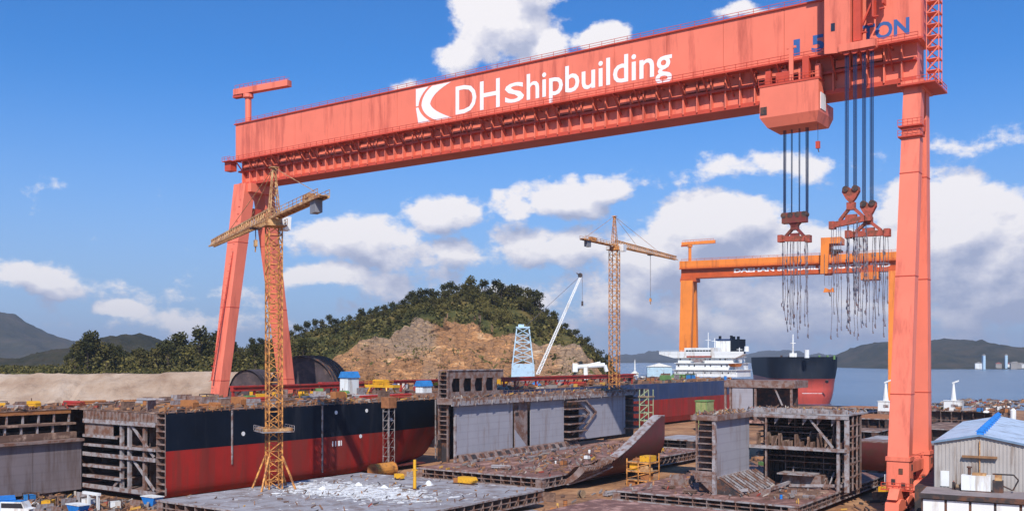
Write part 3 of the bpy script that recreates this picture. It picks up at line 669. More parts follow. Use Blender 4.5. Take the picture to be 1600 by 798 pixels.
for k in range(5): p.box(sb + .6 + k, sb + 1.4 + k, -3.2, -2.6, 82.2 + k * 1.2, 82.4 + k * 1.2)
p.build('stair_flight', salmon_d, tr, o_)
# hanging hoist ropes of the upper trolley (four bundles, dark blue steel)
def rope_bundle(par, o_, s, t, zt, zb, n=4, dx=.17, taper=.0):
    p = MB()
    for i in range(n):
        u = (i - (n - 1) / 2) * dx; p.tube((s + u, t + (i % 2) * .15, zt), (s + u * (1 - taper), t, zb), .065, n=5)
    return p.build('hoist_rope', ropem, par, o_)
T2 = -4.2
zk1, zk2 = z_at(296, s_at(1330, T2), T2), z_at(322, s_at(1356, T2), T2)
RP = [(1323, zk1), (1336, zk1), (1350, zk2), (1362, zk2)]
for px, zz in RP: rope_bundle(tr, o_, s_at(px, T2), T2, 80.2, zz)

# lower trolley hanging under the girder
sc_, sd_ = s_at(1187, -2.6), s_at(1279, -2.6)
o_ = (sc_, 4, 78)
lt = ything('crane_trolley', 'lower hoist trolley with a big red box hanging under the girder', 'crane trolley', *o_, 'hoist trolleys of the red gantry crane')
p = MB()
bz = 70.2; p.hexa([(sc_ + 1.2, -1.8, bz - .9), (sd_ - .6, -1.8, bz - .9), (sd_ - .6, 5.2, bz - .9), (sc_ + 1.2, 5.2, bz - .9)], [(sc_, -2.6, bz + .9), (sd_, -2.6, bz + .9), (sd_, 6.0, bz + .9), (sc_, 6.0, bz + .9)])
p.box(sc_, sd_, -2.6, .3, bz + .9, 76.8); p.box(sc_, sd_, .3, 6.0, bz + .9, 73.2); p.build('machine_box', salmon, lt, o_)
p = MB(); p.box(sc_ - .2, sd_ + .2, -2.7, .3, 76.81, 77.2); rails_row(p, sc_ - .2, sd_ + .2, -2.7, 77.2, 1.2); p.build('deck', salmon_d, lt, o_)
p = MB(); p.box(sc_ + .15, sc_ + 1.4, -2.68, -2.55, 71.6, 73.1); p.build('opening', dsteel, lt, o_)
p = MB(); p.box(sd_ + .005, sd_ + .12, -1.6, 1.2, 71.6, 74.6); p.build('panel', white, lt, o_)
for k in (.08, .38, .66, .94):
    s = sc_ + (sd_ - sc_) * k; p = MB(); p.box(s - .5, s + .5, -1.0, .2, 77.2, 80.0); p.tube((s, .35, 79.3), (s, .75, 79.3), .5, n=10); p.build('wheel_box', salmon, lt, o_)
p = MB(); p.box(sc_ + 3.0, sc_ + 5.6, -2.3, -1.1, 77.25, 79.2); p.box(sc_ + 8.0, sc_ + 9.2, -2.3, -1.2, 77.25, 81.4); p.box(sc_ + 1, sc_ + 2, -2.3, -1.4, 77.25, 79.8); p.build('hoist_motor', salmon_d, lt, o_)
p = MB(); p.box(sc_ + 5.5, sc_ + 6.3, -2.3, -2.0, 77.25, 83.3); p.box(sc_ + 5, sc_ + 6.8, -2.3, -2.0, 83.3, 83.7); p.build('signal_post', salmon, lt, o_)
T1 = 2.0
zk0 = z_at(333, s_at(1242, T1), T1)
for px in (1226, 1237, 1249, 1261): rope_bundle(lt, o_, s_at(px, T1), T1, bz - .9, zk0, n=4 if px in (1226, 1261) else 2, dx=.14)
# small hook hanging free
so, zo = s_at(1278, 0), z_at(232, s_at(1278, 0), 0)
hk = ything('auxiliary_hook', 'small red hook block hanging alone beside the left hoist ropes', 'hook', so, 0, zo)
p = MB(); p.box(so - .35, so + .35, -.3, .3, zo, zo + 1.3); p.build('block', salmon_d, hk, (so, 0, zo)); p = MB(); p.tube((so, 0, zo + 1.3), (so, 0, bz - .9), .04, n=4); p.build('rope', ropem, hk, (so, 0, zo)); p = MB().bar((so, 0, zo), (so + .2, 0, zo - .7), .15); p.build('hook', dsteel, hk, (so, 0, zo))

# rigging below: spreader beams with their slings
rg = random.Random(11)
brick_red = mat('rigging red', (.42, .085, .05), .55, .2, .8, dirt=RUST, dirt_amt=.5, dscale=1)
brick_dk = mat('rigging dark red', (.20, .035, .03), .55, .2, .8, dirt=RUST, dirt_amt=.5, dscale=1)
def sling(par, o_, x, y, zt, zb, wob=.16):
    p = MB(); z = zt; c = Vector((x, y, zt)); 
    while z > zb:
        z2 = max(zb, z - rg.uniform(1.6, 3.4)); c2 = Vector((x + rg.uniform(-wob, wob), y + rg.uniform(-wob, wob), z2)); p.tube(c, c2, .05, n=4)
        if rg.random() < .45: k_ = rg.uniform(.07, .13); p.box(c2.x - k_, c2.x + k_, c2.y - .1, c2.y + .1, c2.z - .3, c2.z + .25)
        c, z = c2, z2
    p.bar(c, c + Vector((.08, 0, -.5)), .16)
    return p.build('sling', slingm, par, o_)
def spreader(label, px0, px1, py, t, blk, slings, zends, tilt=0, heart=True):
    """px0..px1 beam ends; blk = (px centre, py top, py bottom, width px)"""
    a, b = s_at(px0, t), s_at(px1, t); z = z_at(py, (a + b) / 2, t); c = s_at(blk[0], t); o_ = (c, t, z)
    r = ything('lifting_spreader', label, 'lifting gear', *o_, 'spreaders hanging from the red gantry crane')
    dz = tilt * (b - a) / 2
    p = MB(); p.bar((a, t, z - dz), (b, t, z + dz), .9, 1.0); p.bar((a, t - .1, z - dz), (a + .9, t - .1, z - dz), 1.5, 1.35); p.bar((b - .9, t - .1, z + dz), (b, t - .1, z + dz), 1.5, 1.35); p.build('beam', brick_red, r, o_)
    w = (s_at(blk[0] + blk[3] / 2, t) - c); zt, zb = z_at(blk[1], c, t), z_at(blk[2], c, t)
    p = MB()
    if heart:
        pts = [(0, zb), (w * .55, zb + (zt - zb) * .3), (w, zt - (zt - zb) * .32), (w * .95, zt - .3), (w * .55, zt), (w * .2, zt - .25), (0, zt - .6), (-w * .2, zt - .25), (-w * .55, zt), (-w * .95, zt - .3), (-w, zt - (zt - zb) * .32), (-w * .55, zb + (zt - zb) * .3)]
        p.prism([(c + u, v) for u, v in pts], t - .5, t + .5, 'y')
    else:
        p.box(c - w, c + w, t - .7, t + .7, zb + .3, zt); p.prism([(c - w * .5, zb + .3), (c + w * .5, zb + .3), (c + .4, zb - .5), (c - .4, zb - .5)], t - .5, t + .5, 'y')
    blk_o = p.build('hook_block', brick_red if heart else brick_dk, r, o_)
    for u in ((-.55, .55) if heart else (-.85, -.3, .3, .85)):
        MB().tube((c + u * w, t - .75, zt - .5), (c + u * w, t + .75, zt - .5), .55, n=12).build('sheave', dsteel, blk_o, o_)
    p = MB(); hw = (b - a) * .28; zz = zb - .3
    p.bar((c, t, zz), (c - hw, t, z + .5 - dz * .5), .7, .5); p.bar((c, t, zz), (c + hw, t, z + .5 + dz * .5), .7, .5); p.box(c - .7, c + .7, t - .5, t + .5, zz - .7, zz + .6); p.box(c - hw * .5, c + hw * .5, t - .2, t + .2, z + .4, z + (zz - z) * .45); p.build('link_frame', brick_red if heart else brick_dk, r, o_)
    for i in range(slings):
        f = (i + .5) / slings; x = a + .5 + (b - a - 1) * f + rg.uniform(-.3, .3); sling(r, o_, x, t + rg.uniform(-1.8, 1.8), z - .5 - dz + 2 * dz * f, rg.uniform(*zends))
    return r
zb = z_at(525, s_at(1350, T2), T2)
spreader('dark spreader with four sheaves hanging below the lower trolley', 1217, 1267, 373, T1, (1242, 332, 351, 38), 18, (z_at(530, s_at(1242, T1), T1), z_at(470, s_at(1242, T1), T1)), -.06, heart=False)
spreader('tilted spreader under the higher of the two heart shaped hook blocks', 1297, 1362, 346, T2, (1330, 291, 319, 27), 18, (z_at(530, s_at(1330, T2), T2), z_at(450, s_at(1330, T2), T2)), .13)
spreader('spreader under the lower heart shaped hook block nearest the right leg', 1322, 1391, 365, T2 + .4, (1357, 314, 342, 25), 22, (z_at(545, s_at(1357, T2), T2), z_at(430, s_at(1357, T2), T2)), -.02)

# ------------------------------------------------------------------ orange gantry crane beyond
def far_gantry():
    Pl, Pr = W(1064, 408, 508), W(1400, 392, 462); Pr2 = Pl + (Pr - Pl) * 1.02
    d = Vector((Pr2.x - Pl.x, Pr2.y - Pl.y, 0)); Ln = d.length; a = math.atan2(d.y, d.x); zt = Pl.z
    r = thing('gantry_crane', 'orange gantry crane standing far behind the hoist ropes of the red one', 'gantry crane', (Pl.x, Pl.y, 0), a)
    def sx(px):
        k = (px - 800) / F; u = d.normalized(); return (k * Pl.y - Pl.x) / (u.x - k * u.y)
    z1, zm, z0 = zt, zt - 4.0, zt - 9.0
    MB().box(-.8, Ln + 1, 0, 7, zm, z1).build('upper_girder', orange, r)
    MB().box(-.2, Ln + .6, 1.0, 6.2, z0, zm - .01).build('lower_girder', orange_d, r)  # lower box coloured darker and redder than the upper one
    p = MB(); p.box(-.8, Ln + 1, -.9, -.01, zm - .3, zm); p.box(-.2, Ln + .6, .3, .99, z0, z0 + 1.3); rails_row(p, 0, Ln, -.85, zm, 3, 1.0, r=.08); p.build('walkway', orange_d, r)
    p = MB(); rails_row(p, 0, Ln, .2, z1, 4, 1.0, r=.08); p.build('top_railing', orange_d, r, kind='stuff')
    for (s, tb, tt, wb, wt) in ((3.2, (-4.5, 11), (1.2, 6), (6.0, 3.2), (6.4, 3.4)), (sx(1396), (-3, 9), (1.5, 5.5), (4.0, 3), (4.4, 3))):
        for k in (0, 1):
            p = MB(); tapered(p, (s, tb[k], 4), wb, (s, tt[k], z0 - .01), wt); p.build('leg', orange, r)
            bogie_set(r, off, s, tb[k], orange_d, dsteel)
        MB().box(s - 1, s + 1, tb[0] + 1.8, tb[1] - 1.8, 8, 10).build('sill_beam', orange_d, r)
    MB().box(-.3, 8, -.6, 8, z0 - 1.8, z0 - .02).build('leg_head', orange_d, r)
    service_crane(r, sx(1075), 3.5, z1, orange, orange_d, ang=9, k=.92)
    text_mesh('DAEHAN SHIPBUILDING CO.,LTD', sx(1146), sx(1391), z0 + 1.7, z0 + 4.1, .96, lwhite, 'lettering', r, off, .05)
    # upper trolley
    a0, a1 = sx(1284), sx(1297); o_ = Vector((Pl.x, Pl.y, 0))
    pos = lambda s, t, z: (Pl + d.normalized() * s + Vector((-d.y, d.x, 0)).normalized() * t) * 1.0
    q = pos(a0, 3, 0); t2 = thing('crane_trolley', 'orange upper trolley hooked over the girder of the far orange gantry', 'crane trolley', (q.x, q.y, z1), a, 'hoist trolleys of the far orange gantry crane'); oo = (a0, 3, z1)
    MB().hexa([(a0 - .3, -3, z0 - .4), (a1 - .8, -3, z0 - .4), (a1 - .8, -1.2, z0 - .4), (a0 - .3, -1.2, z0 - .4)], [(a0, -3, z1 + 5), (a1, -3, z1 + 5), (a1, -1.2, z1 + 5), (a0, -1.2, z1 + 5)]).build('side_frame', orange, t2, oo)
    MB().box(a0, a0 + 9.5, -3, 9, z1 + 5.01, z1 + 8).build('machine_house', orange, t2, oo)
    MB().box(a0, a1, 7.4, 9, z0 - .4, z1 + 5).build('side_frame', orange, t2, oo)
    p = MB(); p.box(a1 + 1, a0 + 9, -1.2, 7.3, z1 + 1.2, z1 + 2.2); p.box(a1 + 1.5, a1 + 3, -1, 7, z1 + .1, z1 + 1.2); p.build('travel_frame', dsteel, t2, oo)
    for px in (1290, 1297, 1304): p = MB(); s = sx(px); p.tube((s, -3.5, z1), (s, -3.5, W(1290, 448, 480).z), .09, n=4); p.build('hoist_rope', slingm, t2, oo)
    s = sx(1297); z = W(1297, 458, 480).z
    hb = thing('hook_block', 'orange hook block hanging from the far orange gantry', 'hook', tuple(pos(s, -3.5, 0) + Vector((0, 0, 0)))[:2] + (z,), a)
    MB().prism([(-2.6, 0), (2.6, 0), (1.8, 2.2), (.4, 1.2), (-1.8, 2.2)], -.6, .6, 'y').build('block', orange, hb); MB().bar((0, 0, 0), (.6, 0, -2), .6).build('hook', dsteel, hb)
    b0, b1 = sx(1345), sx(1373); q = pos(b0, 3, 0)
    t3 = thing('crane_trolley', 'orange lower trolley under the far gantry girder near its right leg', 'crane trolley', (q.x, q.y, z0), a, 'hoist trolleys of the far orange gantry crane'); oo = (b0, 3, z0)
    MB().box(b0, b1, -2, 9, z0 - 3.8, z0 - .3).build('machine_box', orange, t3, oo); MB().box(b0 + .5, b1 - .5, -1.6, .2, z0 - .28, z0 + 3).build('wheel_box', orange_d, t3, oo)
    for px in (1353, 1358, 1364):
        p = MB(); s = sx(px); p.tube((s, 1, z0 - 3.8), (s, 1, z0 - 24), .12, n=4); p.build('hoist_rope', slingm, t3, oo)
far_gantry()

# ------------------------------------------------------------------ tower cranes
def tower_crane(label, base, w, zb, zj, zt, jdir, jl, cl, m, mp, droop=0, foot=True, sec=5.2, jm=None, trolley=.5, cabside=1, apex_m=None, drop=16):
    jm = jm or m; a = math.atan2(jdir[1], jdir[0])
    r = thing('tower_crane', label, 'tower crane', (base[0], base[1], zb), a)
    h = zj - zb; n = round(h / sec); sec = h / n
    ms = MB(); q = w / 2
    for x in (-q, q):
        for y in (-q, q): ms.bar((x, y, 0), (x, y, sec), .22)
    for (x0, y0), (x1, y1) in (((-q, -q), (q, -q)), ((q, -q), (q, q)), ((q, q), (-q, q)), ((-q, q), (-q, -q))):
        for k in range(3):
            z0_, z1_ = sec * k / 3, sec * (k + 1) / 3; ms.bar((x0, y0, z0_), (x1, y1, z0_), .12)
            if k % 2: ms.bar((x0, y0, z0_), (x1, y1, z1_), .13)
            else: ms.bar((x1, y1, z0_), (x0, y0, z1_), .13)
    ms.bar((.3, -q + .3, 0), (.3, -q + .3, sec), .08); ms.bar((-.1, -q + .3, 0), (-.1, -q + .3, sec), .08)
    for k in range(6): ms.bar((-.1, -q + .3, sec * k / 6), (.3, -q + .3, sec * k / 6), .07)
    me = ms.mesh('mast_section', m)
    for i in range(n): put('mast_section', me, r, (0, 0, i * sec))
    if foot:
        for x in (-1, 1):
            for y in (-1, 1): MB().bar((x * q, y * q, 6), (x * (q + 1.9), y * (q + 1.9), 0), .28).build('foot_strut', m, r)
        MB().box(-q - 2.2, q + 2.2, -q - 2.2, q + 2.2, -.5, 0).build('base_frame', dsteel, r)
    hh = h
    p = MB(); p.tube((0, 0, hh), (0, 0, hh + 1.0), q * 1.25, n=12); p.box(-q - .7, q + .7, -q - .7, q + .7, hh - .25, hh - .05); rails_row(p, -q - .7, q + .7, -q - .7, hh - .05, 1.2); rails_row(p, -q - .7, q + .7, q + .7, hh - .05, 1.2); p.build('slewing_ring', jm, r)
    p = MB(); c = -cabside * (q + 1.1); p.hexa([(.2, c - .8, hh - .6), (2.4, c - .8, hh - .6), (2.4, c + .8, hh - .6), (.2, c + .8, hh - .6)], [(0, c - .9, hh + 1.7), (2.7, c - .9, hh + 1.7), (2.7, c + .9, hh + 1.7), (0, c + .9, hh + 1.7)]); cb = p.build('operator_cab', white, r)
    MB().box(2.45, 2.66, c - .7, c + .7, hh + .3, hh + 1.5).build('window', glass, cb)
    # apex
    ah = zt - zj; p = MB(); u = .9
    for x in (-u, u):
        for y in (-u, u): p.bar((x, y, hh + 1), (x * .25, y * .25, hh + ah), .16)
    for k in range(8):
        f0, f1 = k / 8, (k + 1) / 8; e0, e1 = u * (1 - .75 * f0), u * (1 - .75 * f1); z0_, z1_ = hh + 1 + (ah - 1) * f0, hh + 1 + (ah - 1) * f1
        for y0, y1 in ((-1, -1), (1, 1)): p.bar((-e0, y0 * e0, z0_), (e1, y1 * e1, z1_), .1); p.bar((e0, y0 * e0, z0_), (-e0, y0 * e0, z0_), .1)
        for x0 in (-1, 1): p.bar((x0 * e0, -e0, z0_), (x0 * e1, e1, z1_), .1)
    p.box(-.7, .7, -.7, .7, hh + ah - .1, hh + ah + .1); p.build('apex_tower', apex_m or m, r)
    # jib: triangular lattice
    def truss(x0, x1, wd, ht, nb, taper=.5):
        p = MB(); zz = hh + 1.2
        def sec_(f): k = 1 - taper * f; x = x0 + (x1 - x0) * f; return (Vector((x, -wd / 2 * k, zz)), Vector((x, wd / 2 * k, zz)), Vector((x, 0, zz + ht * k)))
        for i in range(nb):
            A_, B_ = sec_(i / nb), sec_((i + 1) / nb)
            for k in range(3): p.bar(A_[k], B_[k], .3 if k < 2 else .34); p.bar(A_[k], A_[(k + 1) % 3], .12)
            p.bar(A_[0], B_[2], .13); p.bar(A_[1], B_[2], .13); p.bar(A_[0], B_[1], .13)
            p.bar(A_[0], B_[0] + Vector((0, .0, .0)), .05)
        return p
    truss(.8, jl, 1.8, 2.1, int(jl / 1.8), .4).build('jib', jm, r)
    p = MB(); zz = hh + 1.2
    p.bar((-.8, -.8, zz), (-cl, -.8, zz), .3, .4); p.bar((-.8, .8, zz), (-cl, .8, zz), .3, .4); p.box(-cl, -1, -.75, .75, zz + .1, zz + .22)
    for k in range(int(cl / 2)): p.bar((-k * 2 - 1, -.8, zz), (-k * 2 - 3, .8, zz), .12)
    rails_row(p, -cl, -1.5, -.95, zz, 2, 1.1); rails_row(p, -cl, -1.5, .95, zz, 2, 1.1); p.build('counter_jib', jm, r)
    for k in range(4): MB().box(-cl + 2.3 + k * .65, -cl + 2.85 + k * .65, -.6, .6, zz - 2.1, zz - .1).build('counterweight', concrete if m is not yel else mat('grey ballast', (.22, .22, .24), .8), r)
    p = MB(); p.box(-cl + 5.5, -cl + 7.6, -.6, .6, zz + .25, zz + 1.3); p.tube((-cl + 8.6, -.5, zz + .8), (-cl + 8.6, .5, zz + .8), .55, n=10); p.build('hoist_winch', jm, r)
    for k in (.35, .72): MB().bar((0, 0, hh + ah), (jl * k, 0, hh + 1.2 + 1.7 * (1 - .5 * k)), .09).build('pendant', jm, r)
    MB().bar((0, 0, hh + ah), (-cl + 1, 0, zz + .3), .09).build('pendant', jm, r)
    x = jl * trolley; p = MB(); p.box(x - .8, x + .8, -.9, .9, zz - .5, zz - .2); tr_ = p.build('jib_trolley', dsteel, r)
    p = MB(); p.tube((x - .2, 0, zz - .5), (x - .2, 0, zz - drop), .05, n=4); p.tube((x + .2, 0, zz - .5), (x + .2, 0, zz - drop), .05, n=4); p.build('rope', slingm, r)
    p = MB(); p.box(x - .5, x + .5, -.25, .25, zz - drop - 1.2, zz - drop); p.bar((x, 0, zz - drop - 1.2), (x + .2, 0, zz - drop - 2.2), .2); p.build('hook', jm, r)
    return r
b1 = W(428, 700, 172); tz = H + (HY - 352) * 172 / F
t1 = tower_crane('weathered amber lattice tower crane in front of the black and red hull', (b1.x, b1.y), 2.3, 3.0, tz, H + (HY - 262) * 172 / F, (-.49, .87), 49, 27, yel, yel_pale, trolley=.25, jm=yel_pale, apex_m=yel_pale, drop=2.5)
b2 = W(960, 600, 330)
t2 = tower_crane('far amber lattice tower crane with its jib reaching towards the orange gantry', (b2.x, b2.y), 2.7, 0, H + (HY - 390) * 330 / F, H + (HY - 338) * 330 / F, (.53, .85), 54, 23, yel, yel_pale, trolley=.55, jm=yel)
# climbing collar and side platform round the near mast
p = MB(); cz = H + (HY - 672) * 172 / F - 3.0
for x0, x1, y0, y1 in ((-2.6, 2.6, -2.6, -2.3), (-2.6, 2.6, 2.3, 2.6), (-2.6, -2.3, -2.6, 2.6), (2.3, 2.6, -2.6, 2.6)): p.box(x0, x1, y0, y1, cz, cz + .5)
p.build('tie_collar', yel_pale, t1)
p = MB(); p.box(-2.8, 2.8, -2.8, 2.8, cz - .2, cz - .05); rails_row(p, -2.8, 2.8, -2.8, cz, 1.3, .9); rails_row(p, -2.8, 2.8, 2.8, cz, 1.3, .9); p.build('mast_platform', primer_p, t1)

# white lattice crane tower and luffing boom far behind, white travelling arm
def white_cranes():
    Y = 420; c = W(817, 560, Y)
    r = thing('derrick_crane', 'pale blue and white lattice crane tower with a long raised boom before the quarry', 'crane', (c.x, c.y, 0))
    k = Y / F; zt = H + (HY - 512) * k; z1 = H + (HY - 568) * k; z2 = H + (HY - 590) * k
    MB().hexa([(-5.6, -3, 0), (5.6, -3, 0), (5.6, 3, 0), (-5.6, 3, 0)], [(-4.8, -3, z1), (4.8, -3, z1), (4.8, 3, z1), (-4.8, 3, z1)]).build('house', skyblue, r)
    p = MB(); 
    for x in (-1, 1):
        for y in (-1, 1): p.bar((x * 4.4, y * 2.6, z1), (x * 2.6, y * 1.8, zt), .5)
    for i in range(5):
        f0, f1 = i / 5, (i + 1) / 5; a0, a1 = 4.4 - 1.8 * f0, 4.4 - 1.8 * f1; zz0, zz1 = z1 + (zt - z1) * f0, z1 + (zt - z1) * f1
        for y in (-2.4, 2.4): p.bar((-a0, y, zz0), (a1, y, zz1), .3); p.bar((a0, y, zz0), (-a1, y, zz1), .3); p.bar((-a1, y, zz1), (a1, y, zz1), .35)
    p.box(-3, 3, -2.4, 2.4, zt, zt + .5); p.box(-2, .5, -1.2, 1.2, zt + .5, zt + 1.5); p.build('lattice_tower', skyblue, r)
    p = MB(); e0 = W(840, 584, Y - 3) - c; e1 = W(908, 430, Y - 3) - c; e0.z += c.z; e1.z += c.z
    for u, v in ((-.9, -.9), (.9, -.9), (.9, .9), (-.9, .9)): p.bar(e0 + Vector((u * .7, v, 0)), e1 + Vector((u * .35, v * .4, 0)), .34)
    n = 26
    for i in range(n):
        a, b = e0.lerp(e1, i / n), e0.lerp(e1, (i + 1) / n); kk = 1 - .55 * i / n
        p.bar(a + Vector((-.7 * kk, -.9 * kk, 0)), b + Vector((.7 * kk, -.9 * kk, 0)), .22); p.bar(a + Vector((.7 * kk, .9 * kk, 0)), b + Vector((-.7 * kk, .9 * kk, 0)), .22); p.bar(a + Vector((-.7 * kk, -.9 * kk, 0)), a + Vector((.7 * kk, -.9 * kk, 0)), .22)
    p.build('boom', white, r)
    p = MB(); p.tube(e1 + Vector((-.4, -.6, 0)), e1 + Vector((-.4, .6, 0)), 1.0, n=10); p.bar(e1, e1 + Vector((-2, 0, .9)), .4); p.build('boom_head', dsteel, r)
    p = MB(); p.tube(e1, Vector((1, 0, zt + .5)), .08, n=4); p.tube(e1 + Vector((.5, 0, 0)), e1 + Vector((.5, 0, -11)), .08, n=4); p.build('rope', slingm, r)
    MB().box(e1.x + .1, e1.x + .9, -3.4, -2.6, e1.z - 13, e1.z - 11).build('hook', dsteel, r)
    c = W(925, 575, 400); r = thing('loading_arm', 'white curved loading arm lying over the red rail beam before the terraces', 'loading arm', (c.x, c.y, 0)); q = lambda px, py: (W(px, py, 400) - Vector((c.x, c.y, 0)))
    p = MB(); p.tube(q(900, 573), q(945, 570), .9, n=8); p.tube(q(945, 570), q(948, 580), .8, n=8); p.tube(q(905, 573), q(938, 566), .5, n=6); p.build('arm', white, r)
    p = MB(); b_ = q(915, 573); p.box(b_.x - .8, b_.x + .8, -.8, .8, 0, b_.z); b_ = q(900, 573); p.box(b_.x - 1.4, b_.x + .6, -1.2, 1.2, b_.z - 2, b_.z + 1.5); p.build('arm_stand', white, r)
white_cranes()
# ------------------------------------------------------------------ generic ship-block pieces
def flat_block(name, label, cat, s0, s1, t0, t1, z0, z1, top, side=None, group=None, web=2.4, gap=1.6, lip=.25, rootz=0):
    """double-bottom slab: top and bottom plates held apart by floor webs that show along its open edges"""
    side = side or frame_m; o_ = (s0, t0, rootz)
    r = ything(name, label, cat, s0, t0, rootz, group)
    MB().box(s0, s1, t0, t1, z1 - .12, z1).build('top_plate', top, r, o_)
    MB().box(s0 + .1, s1 - .1, t0 + .1, t1 - .1, z0, z0 + .15).build('bottom_plate', side, r, o_)
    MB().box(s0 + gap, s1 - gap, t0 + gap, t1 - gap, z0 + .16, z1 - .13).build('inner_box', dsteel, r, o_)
    p = MB(); n = max(2, int((s1 - s0) / web))
    for i in range(n + 1):
        s = s0 + .05 + (s1 - s0 - .3) * i / n; p.box(s, s + .14, t0 + .05, t0 + gap - .01, z0 + .16, z1 - .13); p.box(s, s + .14, t1 - gap + .01, t1 - .05, z0 + .16, z1 - .13)
    n = max(2, int((t1 - t0) / web))
    for i in range(n + 1):
        t = t0 + .05 + (t1 - t0 - .3) * i / n; p.box(s1 - gap + .01, s1 - .05, t, t + .14, z0 + .16, z1 - .13); p.box(s0 + .05, s0 + gap - .01, t, t + .14, z0 + .16, z1 - .13)
    zz = (z0 + z1) / 2; p.box(s0 + .03, s1 - .03, t0 + .03, t0 + .13, zz - .12, zz + .06); p.box(s1 - .13, s1 - .03, t0 + .03, t1 - .03, zz - .12, zz + .06)
    p.build('floor_web', side, r, o_, kind='stuff')
    p = MB(); p.box(s0 - .05, s1 + .05, t0 - .06, t0, z1 - lip, z1 + .03); p.box(s1, s1 + .06, t0 - .05, t1 + .05, z1 - lip, z1 + .03); p.box(s0 - .05, s1 + .05, t0 - .06, t0, z0 - .02, z0 + .2); p.box(s1, s1 + .06, t0, t1, z0 - .02, z0 + .2)
    p.build('edge_strip', primer_p, r, o_)
    return r, o_
def keel_blocks(s0, s1, t0, t1, z1, par_label, step=9):
    i = s0 + 2
    mb = None
    while i < s1 - 1:
        j = t0 + 1.5
        while j < t1 - 1:
            o = ything('keel_block', par_label, 'support block', i, j, 0, 'support blocks under the hull sections')
            o_ = (0, 0, 0); MB().box(-.8, .8, -.7, .7, 0, z1 - .45).build('concrete_base', concrete, o); MB().box(-.8, .8, -.7, .7, z1 - .44, z1 - .02).build('timber_cap', wood, o)
            j += max(step, t1 - t0 - 3)
        i += step
def stiff_panel(mb, axis, c, u0, u1, z0, z1, step, d, w=.1, horiz=0):
    """rows of stiffeners on a plate at c; axis 's' = plate in the s-z plane (t = c)"""
    n = int((u1 - u0) / step)
    for i in range(n + 1):
        u = u0 + (u1 - u0) * i / max(1, n)
        if axis == 's': mb.box(u - w / 2, u + w / 2, min(c, c + d), max(c, c + d), z0, z1)
        else: mb.box(min(c, c + d), max(c, c + d), u - w / 2, u + w / 2, z0, z1)
    for k in range(horiz):
        z = z0 + (z1 - z0) * (k + 1) / (horiz + 1)
        if axis == 's': mb.box(u0, u1, min(c, c + d * 1.6), max(c, c + d * 1.6), z - .08, z + .08)
        else: mb.box(min(c, c + d * 1.6), max(c, c + d * 1.6), u0, u1, z - .08, z + .08)

# ------------------------------------------------------------------ the black and red hull, left
SX, TN, TF = 71.6, -73.5, 8.0
hull = ything('ship_hull', 'unfinished hull with black topside and red bottom below the left red crane leg', 'ship', 49, TN, 0)
ho = (49, TN, 0)
def hs(t, z):
    c = max(0, (t + 32) / 38); k = max(0, (16.3 - z) / 15)
    return SX - 9 * c ** 2 * k ** 1.3 - (1.6 * (1 - math.sqrt(max(0, 1 - ((3.2 - z) / 2.2) ** 2))) if z < 3.2 else 0)
ts = [TN + (TF - TN) * i / 26 for i in range(27)]
def skin(z0, z1, nz, m, name):
    rows = [[(hs(t, z), t, z) for z in [z0 + (z1 - z0) * j / nz for j in range(nz + 1)]] for t in ts]
    MB().grid(rows).build(name, m, hull, ho, smooth=True)
skin(9.5, 16.3, 3, blackhull, 'topside'); skin(1.1, 9.5, 12, redhull, 'bottom_shell')
MB().box(27, SX - 2.2, TN + .3, TF - 8, 1.0, 1.2).build('bottom_plate', maroon, hull, ho)
MB().box(27, SX - .05, TN, TF - .5, 16.15, 16.32).build('main_deck', rustdeck, hull, ho)
MB().box(27, 27.2, TN, TF, 1.2, 16.1).build('inner_side', frame_m, hull, ho)
MB().box(27.3, hs(TF, 12) - 3, TF - .6, TF - .4, 4, 16.1).build('end_bulkhead', primer_p, hull, ho)
p = MB()
for i in range(40): t = TN + .3 + i * 1.95; p.box(SX - .02, SX + .06, t, t + .07, 16.1, 16.5)
rails_row(p, TN, TF, SX - .2, 16.32, 2.2, 1.1, axis=1); p.build('deck_edge_rail', orangerust, hull, ho, kind='stuff')
for t in (t_at(362, SX), t_at(503, SX), t_at(606, SX), t_at(680, SX)): MB().box(SX + .02, SX + .22, t - .14, t + .14, 6 if t < -40 else 2.2, 16.2).build('side_guide', primer_p, hull, ho)
for px, py in ((380, 677), (525, 644), (573, 641), (564, 681), (613, 655)): t = t_at(px, SX); z = z_at(py, SX, t); MB().tube((hs(t, z) - .02, t, z), (hs(t, z) + .08, t, z), .42, n=10).build('hull_opening', white, hull, ho)
text_holder = MB()
t0_, t1_ = t_at(519, SX), t_at(537, SX); z_ = z_at(693, SX, t0_)
for k, w in enumerate((.25, .25, .6, .25)):
    t = t0_ + (t1_ - t0_) * k / 4; text_holder.box(SX + .02, SX + .06, t, t + w, z_ - .55, z_ + .55)
text_holder.build('draught_mark', lwhite, hull, ho)
